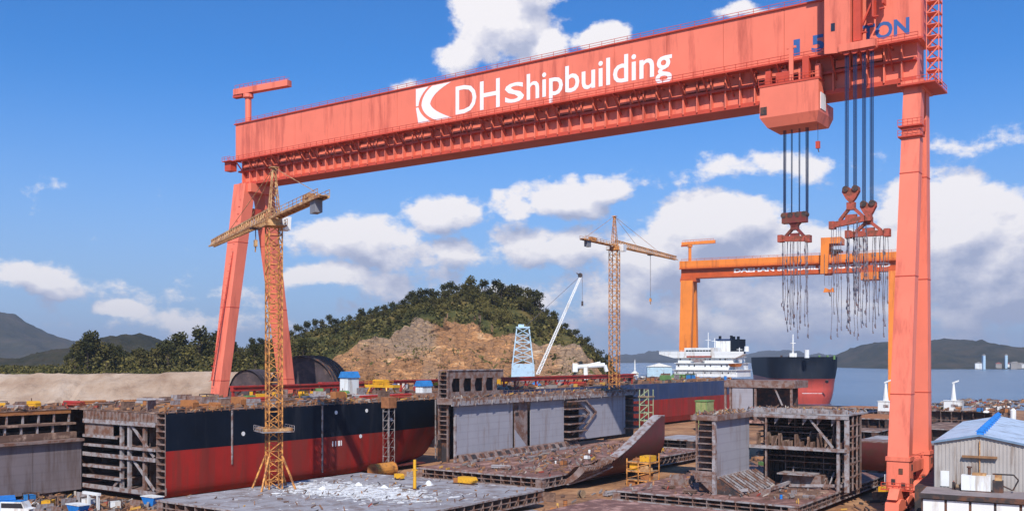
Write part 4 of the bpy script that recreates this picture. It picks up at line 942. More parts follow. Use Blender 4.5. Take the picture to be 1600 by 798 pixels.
# end section of the wing tanks facing the camera
p = MB(); p.box(SX - 2.7, SX - 2.55, TN, TN + 12, 2.2, 16.1); p.box(SX - .16, SX - .02, TN - .04, TN + .2, 1.6, 16.1); p.build('double_side', frame_m, hull, ho)
for i in range(12): z = 2.3 + i * 1.18; MB().box(SX - 2.75, SX - .17, TN - .06, TN + .9, z, z + .2).build('side_stringer', frame_m, hull, ho)
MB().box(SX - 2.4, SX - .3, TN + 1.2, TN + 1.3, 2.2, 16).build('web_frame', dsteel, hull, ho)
for z, s1, th in ((14.0, 68.7, .5), (7.7, 68.7, .45), (1.6, 68.7, .5), (5.6, 58, .25), (3.6, 58, .25), (11.3, 57, .25), (9.6, 68.7, .2)):
    MB().box(45.6, s1, TN - .05, TN + 9, z, z + th * .5).build('stringer_deck', frame_m, hull, ho); MB().box(45.5, s1 + .02, TN - .12, TN - .06, z - .3, z + th).build('deck_edge', primer_p, hull, ho)
for px in (186, 198, 222): s = s_at(px, TN); MB().box(s - .3, s + .3, TN + .3, TN + .9, 1.6, 14).build('pillar', primer_p if px < 220 else frame_m, hull, ho)
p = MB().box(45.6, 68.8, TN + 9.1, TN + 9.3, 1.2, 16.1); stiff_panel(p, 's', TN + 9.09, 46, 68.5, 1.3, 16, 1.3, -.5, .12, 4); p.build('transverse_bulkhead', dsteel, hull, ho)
p = MB().box(45.6, 68.8, TN + .1, TN + .25, 14.5, 16.14); stiff_panel(p, 's', TN + .09, 46, 68.5, 14.5, 16.1, 1.1, -.3, .12); p.box(45.6, 55, TN + .3, TN + .42, 11.5, 14.0); p.build('deck_girder', frame_m, hull, ho)
for a, b in (((60.5, 13.8), (67.5, 8.2)), ((61, 7.5), (67.6, 2.2)), ((54.5, 1.6), (57.5, 4))): MB().bar((a[0], TN + .5, a[1]), (b[0], TN + .5, b[1]), .25, .5).build('bracket', primer_p, hull, ho)
# nearer half-built part with its grey bulkhead
near = ything('hull_section', 'nearer unpainted hull section with a long grey bulkhead at the left edge', 'hull section', 45, -100, 0); no = (45, -100, 0)
for i in range(5): t = TN - .3 - i * 9.6; MB().box(45.2, 45.4, t - 9.5, t, .9, 10.2).build('bulkhead_panel', mat('brownish grey primer plate', (.20, .165, .172), .65, .06, .25, dirt=(.13, .09, .08), dirt_amt=.4, dscale=.5, streak=True, lines=(2, 1.6, .16)), near, no)
MB().box(44.0, 46.3, -122, TN - .2, 10.21, 10.7).build('shelf_plate', frame_m, near, no)
MB().box(40, 40.2, -122, TN - .2, 10.71, 12.2).build('coaming', frame_m, near, no)
MB().box(36.6, 43.6, -122, TN - .2, 10.72, 11.9).build('stool', rustdeck, near, no)
p = MB()
for i in range(16): t = -121 + i * 3.05; p.box(42.6, 43.1, t, t + .3, 11.95, 13.3); p.box(41, 41.4, t + 1.2, t + 1.5, 13.75, 15.4)
p.build('stanchion', primer_p, near, no, kind='stuff')
MB().box(36.0, 43.4, -122, TN - .2, 13.31, 13.7).build('mid_deck', rustdeck, near, no); MB().box(35.5, 35.8, -122, TN - .2, 10.8, 16.2).build('inner_bulkhead', dsteel, near, no)
MB().box(27, 41.6, -122, TN - .2, 15.41, 16.1).build('upper_deck', orangerust, near, no); MB().box(27, 41.7, -122, TN - .25, 16.12, 16.3).build('deck_plate', rustdeck, near, no)
MB().box(27, 27.2, -122, TN - .3, .9, 15.4).build('side_shell', frame_m, near, no)
p = MB(); rails_row(p, -121, TN - 1, 41.5, 16.3, 2.5, 1.1, axis=1); p.build('deck_rail', orangerust, near, no, kind='stuff')

# ------------------------------------------------------------------ centre block with grey bulkhead panels
cb, co_ = flat_block('hull_section', 'centre hull section with three tall grey bulkhead panels on a rust red bottom', 'hull section', 86, 118, -22.5, 62, .9, 3.0, rustplate)
S2 = 86.9
ZP = 15.9
def panel2(pa, pb, m=primer, zb=4.6):
    a, b = t_at(pa, S2), t_at(pb, S2); MB().box(S2 - .2, S2, a, b, zb, ZP).build('bulkhead_panel', m, cb, co_); return a, b
panel2(712, 801); a, b = panel2(804, 824, frame_m)
MB().prism([(t_at(804, S2), 4.6), (t_at(823, S2), 4.6), (t_at(804, S2), 9.0)], S2 + .02, S2 + .1, 'x').build('gusset', primer, cb, co_)
for z in (12.3, 13.8): MB().box(S2 + .02, S2 + .08, a + .3, a + 1.6, z, z + .8).build('access_hole', dsteel, cb, co_)
panel2(829, 881); panel2(905, 977)
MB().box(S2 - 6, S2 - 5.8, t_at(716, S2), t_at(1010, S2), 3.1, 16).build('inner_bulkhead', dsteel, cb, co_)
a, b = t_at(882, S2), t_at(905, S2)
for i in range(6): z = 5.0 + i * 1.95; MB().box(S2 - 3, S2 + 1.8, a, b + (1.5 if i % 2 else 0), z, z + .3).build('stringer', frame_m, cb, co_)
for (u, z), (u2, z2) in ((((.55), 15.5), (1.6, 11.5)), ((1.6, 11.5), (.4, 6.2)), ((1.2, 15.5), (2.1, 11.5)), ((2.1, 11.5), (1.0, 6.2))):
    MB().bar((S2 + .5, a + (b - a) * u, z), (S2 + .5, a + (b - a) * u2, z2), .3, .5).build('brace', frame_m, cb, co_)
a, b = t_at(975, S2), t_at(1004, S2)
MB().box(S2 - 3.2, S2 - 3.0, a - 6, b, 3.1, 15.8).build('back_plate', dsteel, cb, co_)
for i in range(5): z = 6.0 + i * 2.1; MB().box(S2 - 3, S2 + 2.2, a + i * 1.1, b, z, z + .35).build('stringer', frame_m, cb, co_)
ta, tb_ = t_at(700, S2), t_at(1006, S2)
MB().box(S2 - 3.2, S2 + 1.0, ta, tb_, ZP + .01, 17.2).build('top_box', frame_m, cb, co_)
MB().box(S2 + .9, S2 + 1.15, ta, tb_, ZP - .3, ZP + .7).build('top_girder', primer_p, cb, co_)
p = MB(); stiff_panel(p, 't', S2 + 1.01, ta, tb_, ZP + .2, 17.2, 1.6, .25, .12); rails_row(p, ta, tb_, S2 - 3, 17.2, 2.4, 1.1, axis=1); p.build('stiffener', frame_m, cb, co_, kind='stuff')
# sloping hopper with lightening slots at the foot of the panels
aa, bb = t_at(716, S2), t_at(900, S2)
MB().hexa([(S2 + .1, aa, 3.02), (S2 + 1.5, aa, 3.02), (S2 + 1.5, bb, 3.02), (S2 + .1, bb, 3.02)], [(S2 + .1, aa, 4.7), (S2 + .4, aa, 4.7), (S2 + .4, bb, 4.7), (S2 + .1, bb, 4.7)]).build('hopper_plate', frame_m, cb, co_)
for i in range(15): t = aa + 1.2 + (bb - aa - 3) * i / 14.2; MB().bar((S2 + 1.5, t, 3.15), (S2 + .62, t, 4.4), 1.6, .14).build('slot', dsteel, cb, co_)
MB().bar((S2 + 2.6, aa, 3.3), (S2 + 2.6, bb - 4, 3.3), .6, .5).build('foot_bar', primer_p, cb, co_)
MB().bar((S2 - .1, t_at(713, S2) - .3, 3.1), (S2 - .1, t_at(713, S2) - .3, ZP), .5, .5).build('edge_post', primer_p, cb, co_)
# end ladder of the wing tank and the raised wall behind it
tl = t_at(708, S2) - .6
for s in (S2 - 3.4, S2 - 1.0): MB().box(s - .12, s + .12, tl - .3, tl + .1, 8.0 if s < S2 - 2 else 3.1, 23.2).build('web_post', frame_m, cb, co_)
for i in range(16): z = 8.2 + i * 1.0; MB().box(S2 - 3.3, S2 - 1.1, tl - .25, tl + .5, z, z + .16).build('side_stringer', frame_m, cb, co_)
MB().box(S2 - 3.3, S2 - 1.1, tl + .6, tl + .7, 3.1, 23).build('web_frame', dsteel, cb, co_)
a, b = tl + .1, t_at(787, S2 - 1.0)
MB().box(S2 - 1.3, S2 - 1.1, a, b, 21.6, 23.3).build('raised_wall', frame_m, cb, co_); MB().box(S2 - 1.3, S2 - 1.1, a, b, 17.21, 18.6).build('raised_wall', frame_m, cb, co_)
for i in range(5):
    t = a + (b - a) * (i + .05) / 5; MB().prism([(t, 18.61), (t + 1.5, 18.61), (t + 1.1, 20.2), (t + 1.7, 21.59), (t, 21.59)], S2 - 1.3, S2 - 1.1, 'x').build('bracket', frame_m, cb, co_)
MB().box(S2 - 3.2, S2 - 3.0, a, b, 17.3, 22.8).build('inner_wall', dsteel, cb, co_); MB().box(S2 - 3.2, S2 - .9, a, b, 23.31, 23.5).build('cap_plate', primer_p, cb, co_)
# bilge and side shell rising at the right edge
def shell_pt(t, z, inset=0.0):
    s = 118 + 6.4 * (1 - (1 - min(1, (z - .9) / 8)) ** 2.2) ** .8
    return (s - inset, t, z + (inset * .45 if z < 5 else 0))
def shell_top(t): return min(13.4, 3.2 + 10.2 * max(0, t + 9) / 24) if t > -9 else 3.2
ts_o = [-4 + 21 * i / 14 for i in range(15)]; ts_i = [-14 + 31 * i / 20 for i in range(21)]
rows_o = [[shell_pt(t, .9 + (max(4.6, shell_top(t)) - .9) * j / 9) for j in range(10)] for t in ts_o]
MB().grid(rows_o).build('side_shell', maroon, cb, co_, smooth=True)
inn = lambda t, j: shell_pt(t, 1.6 + (max(3.6, shell_top(t) + .05) - 1.6) * j / 9, 2.1)
MB().grid([[inn(t, j) for j in range(10)] for t in ts_i]).build('inner_shell', frame_m, cb, co_, smooth=True)
p = MB()
for k in range(14):
    t0, t1 = ts_o[k], ts_o[k + 1]; a_, b_ = shell_pt(t0, max(4.6, shell_top(t0))), shell_pt(t1, max(4.6, shell_top(t1)))
    p.hexa([(a_[0] - 2.15, t0, a_[2] - .1), (a_[0] + .05, t0, a_[2] - .1), (b_[0] + .05, t1, b_[2] - .1), (b_[0] - 2.15, t1, b_[2] - .1)], [(a_[0] - 2.15, t0, a_[2] + .08), (a_[0] + .05, t0, a_[2] + .08), (b_[0] + .05, t1, b_[2] + .08), (b_[0] - 2.15, t1, b_[2] + .08)])
p.build('shell_cap', primer_p, cb, co_)
for k in range(16):                                  # curved floor frames in the open bilge, dark between them
    t = -14 + k * .95; top_ = max(3.2, shell_top(t) + 1.2); pts = [shell_pt(t, .9 + (min(top_, 4.4 + k * .12) - .9) * j / 6) for j in range(7)]; pin = [(x - 1.7, y, z + .3) for x, y, z in pts[::-1]]
    MB().prism([(x, z) for x, y, z in pts] + [(x, z) for x, y, z in pin], t, t + .14, 'y').build('bilge_frame', frame_m, cb, co_)
p = MB()
for j in range(6):
    q = [shell_pt(t, 1.0 + j * .7, .05) for t in (-14, -9, -4)]
    p.bar(q[0], q[1], .12); p.bar(q[1], q[2], .12)
p.build('bilge_stringer', frame_m, cb, co_)
p = MB(); 
for a_, b_ in zip(ts_i[:7], ts_i[1:8]): p.bar(shell_pt(a_, 1.0 + max(0, a_ + 12) * .32), shell_pt(b_, 1.0 + max(0, b_ + 12) * .32), .5, .3)
p.build('lower_rim', primer_p, cb, co_)
keel_blocks(86, 118, -22.5, 60, .9, 'concrete support block with timber cap under the centre hull section')

# ------------------------------------------------------------------ right-hand open block
rb, ro_ = flat_block('hull_section', 'open hull section with a grey panel and dark framed tanks beside the right crane leg', 'hull section', 136, 169.6, -27, 27, .9, 2.6, rustplate)
S3, T3, ZT = 153.2, -6.0, 16.2
a = -22.0
MB().box(S3 - .2, S3, a + 1, T3, 5.0, 15.3).build('bulkhead_panel', primer, rb, ro_)
MB().box(S3 - .25, S3 + .35, a - .2, a + .5, 2.6, ZT).build('edge_post', primer_p, rb, ro_); MB().box(S3 - 3.4, S3 - 3.1, a, a + .4, 4.5, ZT).build('web_post', frame_m, rb, ro_)
for i in range(11): z = 4.6 + i * 1.1; MB().box(S3 - 3.1, S3 - .3, a + .02, a + .9, z, z + .16).build('side_stringer', frame_m, rb, ro_)
MB().box(S3 - 3.2, S3 - .3, a + 1.0, a + 1.1, 3, ZT).build('web_frame', dsteel, rb, ro_); MB().box(S3 - 3.3, S3 - 3.15, a + 1, T3, 5.5, 14).build('back_panel', primer, rb, ro_)
MB().prism([(S3 - 4.8, 6.5), (S3 - .3, 2.7), (S3 - .3, 6.5)], a + .1, a + .4, 'y').build('gusset', frame_m, rb, ro_)
MB().box(S3 - 4.2, S3 + .8, a - .4, T3, 15.31, ZT).build('top_box', frame_m, rb, ro_)
SE = s_at(1324, T3)
MB().box(S3 - 4.2, SE + .3, T3 - .0, 12, ZT - .25, ZT).build('top_deck', greyplate, rb, ro_)
p = MB(); p.box(S3 + .9, SE + .3, T3 - .25, T3 - .01, ZT - .9, ZT - .3); p.build('deck_girder', primer_p, rb, ro_)
p = MB(); stiff_panel(p, 's', T3 - .02, S3 + 1, SE, ZT + .02, ZT + .75, .95, .25, .16); p.box(S3 + 1, SE, T3 + .3, T3 + .4, ZT + .02, ZT + .8); p.build('top_stiffener', primer_p, rb, ro_, kind='stuff')
ZM = z_at(701, (S3 + SE) / 2, T3)
MB().box(S3 + .1, SE, T3 - .2, T3 + 7.9, ZM, ZM + .3).build('mid_deck', frame_m, rb, ro_); MB().box(S3 + .1, SE, T3 - .5, T3 - .22, ZM - .15, ZM + .45).build('deck_edge', primer_p, rb, ro_)
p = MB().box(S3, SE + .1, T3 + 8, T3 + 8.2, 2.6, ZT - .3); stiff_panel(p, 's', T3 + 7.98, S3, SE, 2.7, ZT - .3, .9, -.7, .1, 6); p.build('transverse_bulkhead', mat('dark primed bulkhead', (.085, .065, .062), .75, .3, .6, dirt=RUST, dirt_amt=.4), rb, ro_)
for t_ in (T3 + 3, T3 + 5.6, T3 + 7.8): MB().box(SE - .1, SE + .15, t_, t_ + .3, 2.6, ZT - .3).build('side_post', frame_m, rb, ro_)
for z_ in (5, 7.4, 12, 14): MB().box(SE - .05, SE + .1, T3 + .4, T3 + 8, z_, z_ + .25).build('side_stringer', frame_m, rb, ro_)
for s, w in ((SE - .1, .8), (SE - 1.6, .5), (S3 + 3.2, .25)): MB().box(s - w / 2, s + w / 2, T3 - .1, T3 + .35, 2.6, ZT - .95).build('pillar', primer_p if w > .3 else frame_m, rb, ro_)
for k in (.28, .44, .6): 
    z = ZM + .35 + (ZT - ZM) * (k - .1); MB().box(S3 + .2, S3 + (SE - S3) * (.45 + k * .4), T3 + 4, T3 + 7.2, z, z + .2).build('stringer', frame_m, rb, ro_)
MB().bar((S3 + (SE - S3) * .6, T3 + .6, ZT - .6), (S3 + (SE - S3) * .85, T3 + .6, ZM + .5), .35, .35).build('brace', primer_p, rb, ro_)
MB().bar((S3 + 1.4, T3 + .6, ZT - 1), (S3 + 3.2, T3 + .6, ZM + 4), .3, .3).build('brace', frame_m, rb, ro_)
p = MB()
for i in range(16): s = S3 + .8 + (SE - S3 - 2.5) * i / 15; h_ = rg.uniform(.8, 2.6); p.box(s, s + rg.uniform(.2, .5), T3 + .6 + rg.uniform(0, 2), T3 + 3, ZM + .31, ZM + .3 + h_)
p.build('tank_fitting', rustdeck, rb, ro_, kind='stuff')
# stiffened hopper slope at the foot of the panel and its struts
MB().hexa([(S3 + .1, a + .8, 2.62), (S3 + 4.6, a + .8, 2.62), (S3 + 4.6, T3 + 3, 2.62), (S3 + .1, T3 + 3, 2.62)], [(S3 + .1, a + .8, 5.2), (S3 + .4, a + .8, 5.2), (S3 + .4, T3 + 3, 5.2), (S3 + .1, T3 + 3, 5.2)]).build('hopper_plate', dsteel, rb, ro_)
for i in range(13): t = a + 1.2 + i * 1.35; MB().bar((S3 + 4.9, t, 2.9), (S3 + .5, t, 5.5), .12, .28).build('hopper_rib', primer_p if i % 3 else frame_m, rb, ro_)
MB().bar((S3 + .1, a + .8, 5.35), (S3 + .1, T3, 5.35), .5, .35).build('panel_foot', primer_p, rb, ro_)
for (s_, t_), (s2, t2_) in (((S3 + 6.6, -17.5), (S3 + 7.4, -5.5)), ((S3 + 7.4, -5.5), (SE, -4.5)), ((S3 + 1.5, -21), (S3 + 5.2, -19.5))): MB().bar((s_, t_, 3.0), (s2, t2_, 3.6), .45, .5).build('foot_bar', primer_p, rb, ro_)
MB().box(S3 + 6, S3 + 13, T3 + 1, T3 + 6, 2.65, 5.0).build('tank_box', frame_m, rb, ro_); MB().box(S3 + 5.5, S3 + 12, T3 - .6, T3 + 5, 5.05, 5.3).build('tank_lid', primer_p, rb, ro_)
keel_blocks(136, 169, -27, 25, .9, 'concrete support block with timber cap under the open right hull section')

# flat plates in front
fb, fo = flat_block('hull_section', 'flat pale grey deck panel lying in the foreground with white scraps on it', 'hull section', 84, 128, -84, -37, 1.0, 3.2, greyplate)
keel_blocks(84, 128, -84, -40, 1.0, 'concrete support block with timber cap under the flat grey panel', 11)
fb2, _ = flat_block('hull_section', 'low rust red panel at the bottom edge right of the brown yard floor', 'hull section', 139, 166, -60, -37, .9, 2.5, rustplate)

# further blocks in the yard behind
def mid_block(label, px0, px1, py, zt, dep, top, side=None, zb=1.0, dz=None, front=None, grp='flat hull sections laid out behind the yard'):
    s0, t0 = gnd(px0, py, zt); s1, _ = gnd(px1, py + .01, zt)
    s1 = s_at(px1, t0)
    return flat_block('hull_section', label, 'hull section', s0, s1, t0, t0 + dep, zb if dz is None else zt - dz, zt, top, side, grp, web=3.2, gap=1.8)
mid_block('low block with an orange rusty top between the open section and the far quay', 1322, 1392, 652, 8, 26, orangerust, dsteel)
mid_block('rusty flat block on the quay edge just right of the red leg', 1436, 1556, 640, 7.5, 26, rustdeck, frame_m)
mid_block('rusty flat block nearer than the quay edge one and carrying the white mast house', 1430, 1532, 668, 7.5, 30, rustdeck, dsteel)
mid_block('grey topped low block left of the red leg and above the maroon one', 1344, 1396, 686, 6, 16, greyplate, frame_m)
mid_block('dark block with pale top between centre section and open right section', 1022, 1084, 684, 8.2, 12, greyplate, dsteel, zb=6.2)
mid_block('orange brown plate at the far end near the grey bow', 1312, 1378, 636, 6, 18, orangerust, frame_m)
mid_block('small dark block far behind the maroon one', 1328, 1372, 672, 6.5, 14, rustdeck, dsteel)
o_s = gnd(1326, 712, 3)
mr_ = ything('hull_section', 'dark maroon shell section standing left of the red crane leg', 'hull section', s_at(1330, 44), 44, 0); mo = (s_at(1330, 44), 44, 0)
rows = [[(s_at(1328, 44) + u, 44 + 3.5 * (1 - v) ** 2, .8 + 6.6 * v) for v in [j / 6 for j in range(7)]] for u in [i * 2.2 for i in range(10)]]
MB().grid(rows).build('shell_plate', maroon, mr_, mo, smooth=True); p = MB()
for i in range(10): u = s_at(1328, 44) + i * 2.2; p.box(u, u + .15, 47.6, 50, .8, 7.3)
p.build('frame', dsteel, mr_, mo); MB().box(mo[0] - .5, mo[0] + 20, 44.1, 51, 7.41, 7.6).build('top_plate', frame_m, mr_, mo)
# section standing before the far ship bow
sb0, sb1 = s_at(1132, 185), s_at(1242, 185); zt_ = z_at(594, (sb0 + sb1) / 2, 185)
k_ = ything('hull_section', 'far hull section with one grey panel standing before the moored ship bow', 'hull section', sb0, 185, 0); ko = (sb0, 185, 0)
MB().box(sb0, sb1, 184.6, 200, zt_ - 2.8, zt_).build('top_box', frame_m, k_, ko)
MB().box(s_at(1144, 185), s_at(1176, 185), 185, 185.4, 4, zt_ - 2.81).build('bulkhead_panel', primer, k_, ko)
MB().box(sb0 + 1, sb1 - 2, 194, 194.3, 2, zt_ - 2.85).build('inner_bulkhead', dsteel, k_, ko)
for px in (1133, 1141, 1180, 1236): s = s_at(px, 185); MB().box(s - .4, s + .4, 185, 185.8, 2, zt_ - 2.81).build('pillar', frame_m, k_, ko)
MB().box(sb0, sb1, 184.5, 200, 1.0, 2.0).build('bottom_plate', rustplate, k_, ko)
MB().bar((s_at(1210, 185), 185.5, zt_ - 3), (s_at(1222, 185), 185.5, 8), .5).build('brace', primer_p, k_, ko)

# ------------------------------------------------------------------ navy and red hull with white superstructure
X2 = 49.4; T20, T21 = 40, 262
h2 = ything('ship', 'navy and red ship in the dock beyond with white superstructure and dark funnel', 'ship', 27, T20, 0); h2o = (27, T20, 0)
def grid_side(m, name, z0, z1):
    rows = [[(X2 - (1.5 * (1 - z / 3) ** 2 if z < 3 else 0), t, z) for z in [z0 + (z1 - z0) * j / 4 for j in range(5)]] for t in [T20 + (T21 - T20) * i / 12 for i in range(13)]]
    MB().grid(rows).build(name, m, h2, h2o)
grid_side(bluehull, 'topside', 10.2, 16.4); grid_side(redhull, 'bottom_shell', .9, 10.2)
MB().box(5, X2 - .1, T20, T21, 16.2, 16.4).build('main_deck', rustdeck, h2, h2o); MB().box(5, 5.2, T20, T21, 1, 16.1).build('inner_side', frame_m, h2, h2o); MB().box(5.3, X2 - .2, T20 + .1, T20 + .4, 1, 16.1).build('end_bulkhead', frame_m, h2, h2o)
MB().box(5.3, X2 - .2, T21 - .4, T21 - .1, 1, 16.1).build('end_bulkhead', bluehull, h2, h2o)
def s2(px): return s_at(px, 244)
def zz2(py): return z_at(py, 27, 244)
TB = 244
tiers = [(1053, 1152, 588, 577, 0), (1055, 1148, 577, 566.5, .8), (1057, 1143, 566.5, 557, 1.6)]
for a, b, y0, y1, d in tiers:
    hsz = MB().box(s2(a), s2(b), TB + d, TB + 16, max(16.41, zz2(y0)), zz2(y1) - .25).build('deckhouse', white, h2, h2o); MB().box(s2(a) - .6, s2(b) + .6, TB + d - .9, TB + 16.5, zz2(y1) - .24, zz2(y1)).build('house_deck', white, h2, h2o)
    k = 11
    for i in range(k):
        s = s2(a) + (s2(b) - s2(a)) * (i + .5) / k; z = (zz2(y0) + zz2(y1)) / 2 + .2
        if i % 3 != 1: MB().box(s - .3, s + .3, TB + d - .06, TB + d - .01, z - .4, z + .4).build('window', glass, hsz, h2o)
zw = zz2(553)
MB().hexa([(s2(1052), TB + .6, zz2(559)), (s2(1148), TB + .6, zz2(559)), (s2(1148), TB + 7, zz2(559)), (s2(1052), TB + 7, zz2(559))], [(s2(1029), TB + .6, zw), (s2(1161), TB + .6, zw), (s2(1161), TB + 5, zw), (s2(1029), TB + 5, zw)]).build('bridge_wing', white, h2, h2o)
MB().box(s2(1029), s2(1161), TB + .55, TB + .75, zw + .01, zw + 1.2).build('wing_bulwark', white, h2, h2o)
wb_ = MB().box(s2(1068), s2(1114), TB + 1, TB + 9, zw + .02, zz2(543)).build('wheelhouse', white, h2, h2o)
for i in range(9): s = s2(1070) + (s2(1110) - s2(1070)) * i / 9; MB().box(s + .1, s + 1.3, TB + .93, TB + .99, zz2(550.5), zz2(546.5)).build('window', glass, wb_, h2o)
MB().box(s2(1072), s2(1111), TB + .4, TB + .55, zz2(558), zz2(555.6)).build('wing_rail', brick_red, h2, h2o)
MB().prism([(s2(1078), zz2(560)), (s2(1102), zz2(560)), (s2(1094), zz2(567)), (s2(1086), zz2(567))], TB + .3, TB + .5, 'y').build('grey_panel', primer_p, h2, h2o)  # grey tapered panel in front of the upper tier
MB().box(s2(1103), s2(1126), TB + 11, TB + 18, zz2(557), zz2(532)).build('funnel_casing', white, h2, h2o); MB().box(s2(1103), s2(1126), TB + 10.9, TB + 18.1, zz2(532) + .01, zz2(529)).build('funnel_band', bluehull, h2, h2o)
fu = MB().box(s2(1127), s2(1140), TB + 11, TB + 19, zz2(552), zz2(529.5)).build('funnel', blackhull, h2, h2o)
for px, py in ((1106, 524), (1124, 523.5), (1128, 525), (1135, 525)): MB().tube((s2(px), TB + 14, zz2(531)), (s2(px), TB + 14, zz2(py)), .7, n=8).build('exhaust_pipe', blackhull, fu, h2o)
p = MB()
for px, y0, y1 in ((1101, 556, 519), (1111, 543, 528), (1150, 553, 543)): p.tube((s2(px), TB + 4, zz2(y0)), (s2(px), TB + 4, zz2(y1)), .22, n=5); p.box(s2(px) - 1.4, s2(px) + 1.4, TB + 3.9, TB + 4.1, zz2((y0 + 2 * y1) / 3), zz2((y0 + 2 * y1) / 3) + .25)
p.build('mast', white, h2, h2o)
p = MB(); p.tube((s2(1156), TB + 8, zz2(549)), (s2(1156), TB + 8, zz2(541)), 1.2, 1.0, n=10); p.build('radar_dome', white, h2, h2o)
p = MB(); rails_row(p, s2(1055), s2(1150), TB - .5, 19.3, 2, 1.0); rails_row(p, s2(1030), s2(1070), TB + .6, zw + 1.2, 2, .6); p.build('railing', white, h2, h2o, kind='stuff')
for px, m_ in ((1147, white),): p = MB(); p.hexa([(s2(px) - 1.2, TB - 2, zz2(572)), (s2(px) + 1.2, TB - 2, zz2(572)), (s2(px) + 1.2, TB + 5, zz2(572)), (s2(px) - 1.2, TB + 5, zz2(572))], [(s2(px) - 1.6, TB - 3, zz2(568)), (s2(px) + 1.6, TB - 3, zz2(568)), (s2(px) + 1.6, TB + 6, zz2(568)), (s2(px) - 1.6, TB + 6, zz2(568))]); p.build('lifeboat', orange, h2, h2o)

# ------------------------------------------------------------------ moored ship bow
def bow_ship():
    c = W(1261, 600, 604); ax = (Vector((0, 0, 0)) - Vector((c.x, c.y, 0))).normalized(); a = math.atan2(ax.x, -ax.y) + .12
    r = thing('ship', 'moored ship seen bow on with black upper hull and coral red underwater part', 'ship', (c.x, c.y, -2.5), a)
    lv = [0, 3, 6, 9, 12.5, 16, 19, 23, 28, 29.6]; hb = [18, 19, 19.6, 20.2, 20.5, 20.7, 21.3, 21.9, 22.1, 22.1]; ln = [24, 25, 26, 26, 26, 26, 25, 24, 23, 23]
    def ring(i):
        pts = []; B, l_ = hb[i], ln[i]
        for k in range(25):
            th = math.pi * k / 24; cx = math.cos(th); sx = math.sin(th); e = .42
            pts.append((-B * (abs(cx) ** e) * (1 if cx > 0 else -1), 34 - l_ * abs(sx) ** .9 + (2.5 if i < 5 else -1.5 * (i - 4) / 4), lv[i]))
        return [(-B, 170, lv[i])] + pts + [(B, 170, lv[i])]
    MB().grid([ring(i) for i in range(6)]).build('bottom_shell', brightred, r, smooth=True)
    MB().grid([ring(i) for i in range(5, 10)]).build('topside', blackhull, r, smooth=True)
    rg_ = ring(8); n = len(rg_); MB().add(rg_, [tuple(range(n))]).build('forecastle_deck', rustdeck, r)
    MB().tube((0, 1, 29), (0, 1, 34), 1.5, n=8).build('mast_base', white, r); k = 604 / F
    p = MB(); x = (1243 - 1261) * k; p.tube((x, 12, 28), (x, 12, H + (HY - 521) * k + 2.5), .7, .4, n=6); p.box(x - 1.6, x + 1.6, 11.6, 12.4, 38, 38.5); p.box(x - 2.2, x + 2.2, 11, 13, 28, 32); p.build('foremast', white, r)
    for x in (-14, -9, 9, 14, 18): MB().tube((x, 13, 28), (x, 13, 30.6), .7, n=8).build('winch', green if x > 0 else dsteel, r)
    for x in (-5, 12): MB().tube((x, -1.2 if abs(x) < 9 else 2.5, 14.2), (x * 1.02, 3, 14.6), 1.1, n=10).build('hawse_pipe', dsteel, r)
    MB().box(-3, 9, -.2, .4, 7.0, 7.25).build('rubbing_strake', white, r)
bow_ship()
# ------------------------------------------------------------------ long red rail beams on the decks
def rail_beam(label, s, pxa, pxb, py, dz=1.1, zbase=16.4):
    a, b = t_at(pxa, s), t_at(pxb, s); z = z_at(py, s, (a + b) / 2); r = ything('rail_beam', label, 'steel beam', s, a, zbase); o_ = (s, a, zbase)
    p = MB(); p.box(s - .5, s + .5, a, b, z - dz, z - dz * .3); p.box(s - .8, s + .8, a, b, z - dz * .3, z); p.build('girder', pipe_red, r, o_)
    n = max(2, int((b - a) / 6))
    for i in range(n + 1): t = a + .4 + (b - a - .8) * i / n; p = MB(); p.bar((s, t, zbase), (s, t, z - dz), .5); p.bar((s, t, zbase + .2), (s, min(b, t + 2.4), z - dz), .22); p.build('trestle_leg', pipe_red, r, o_)
rail_beam('long red trestle beam running in front of the left crane legs', 34, 362, 597, 599, 1.3)
rail_beam('second red trestle beam behind the first and ending by the blue tent', 30, 500, 692, 594, .9)
rail_beam('far red trestle beam behind the centre section near the white crane', 44, 786, 988, 586, 1.4)

# curved dark shelter and blue tents
c = W(478, 600, 322); r = thing('arched_shelter', 'dark brown arched shelter half hidden behind the left crane legs', 'shelter', (c.x, c.y, 0))
netm = mat('dark brown cladding', (.060, .042, .045), .85, .35, .4, dirt=(.12, .08, .07), dirt_amt=.4, dscale=.5)
arc = lambda th, k=1.0: (11.6 * k * math.cos(th), 26.6 * k * math.sin(th) ** .5)
for j in range(5):
    y0, y1 = -6 + j * 6, -6 + (j + 1) * 6 - .15
    MB().grid([[(arc(math.pi * i / 20)[0], y, arc(math.pi * i / 20)[1]) for i in range(21)] for y in (y0, y1)]).build('roof_sheet', netm, r, smooth=False)
    p = MB()
    for i in range(20): u, v = arc(math.pi * i / 20, 1.012), arc(math.pi * (i + 1) / 20, 1.012); p.bar((u[0], y0, u[1]), (v[0], y0, v[1]), .4)
    p.build('rib', dsteel, r)
MB().prism([arc(math.pi * i / 20, .995) for i in range(21)], -5.2, -5.0, 'y').build('end_wall', netm, r)
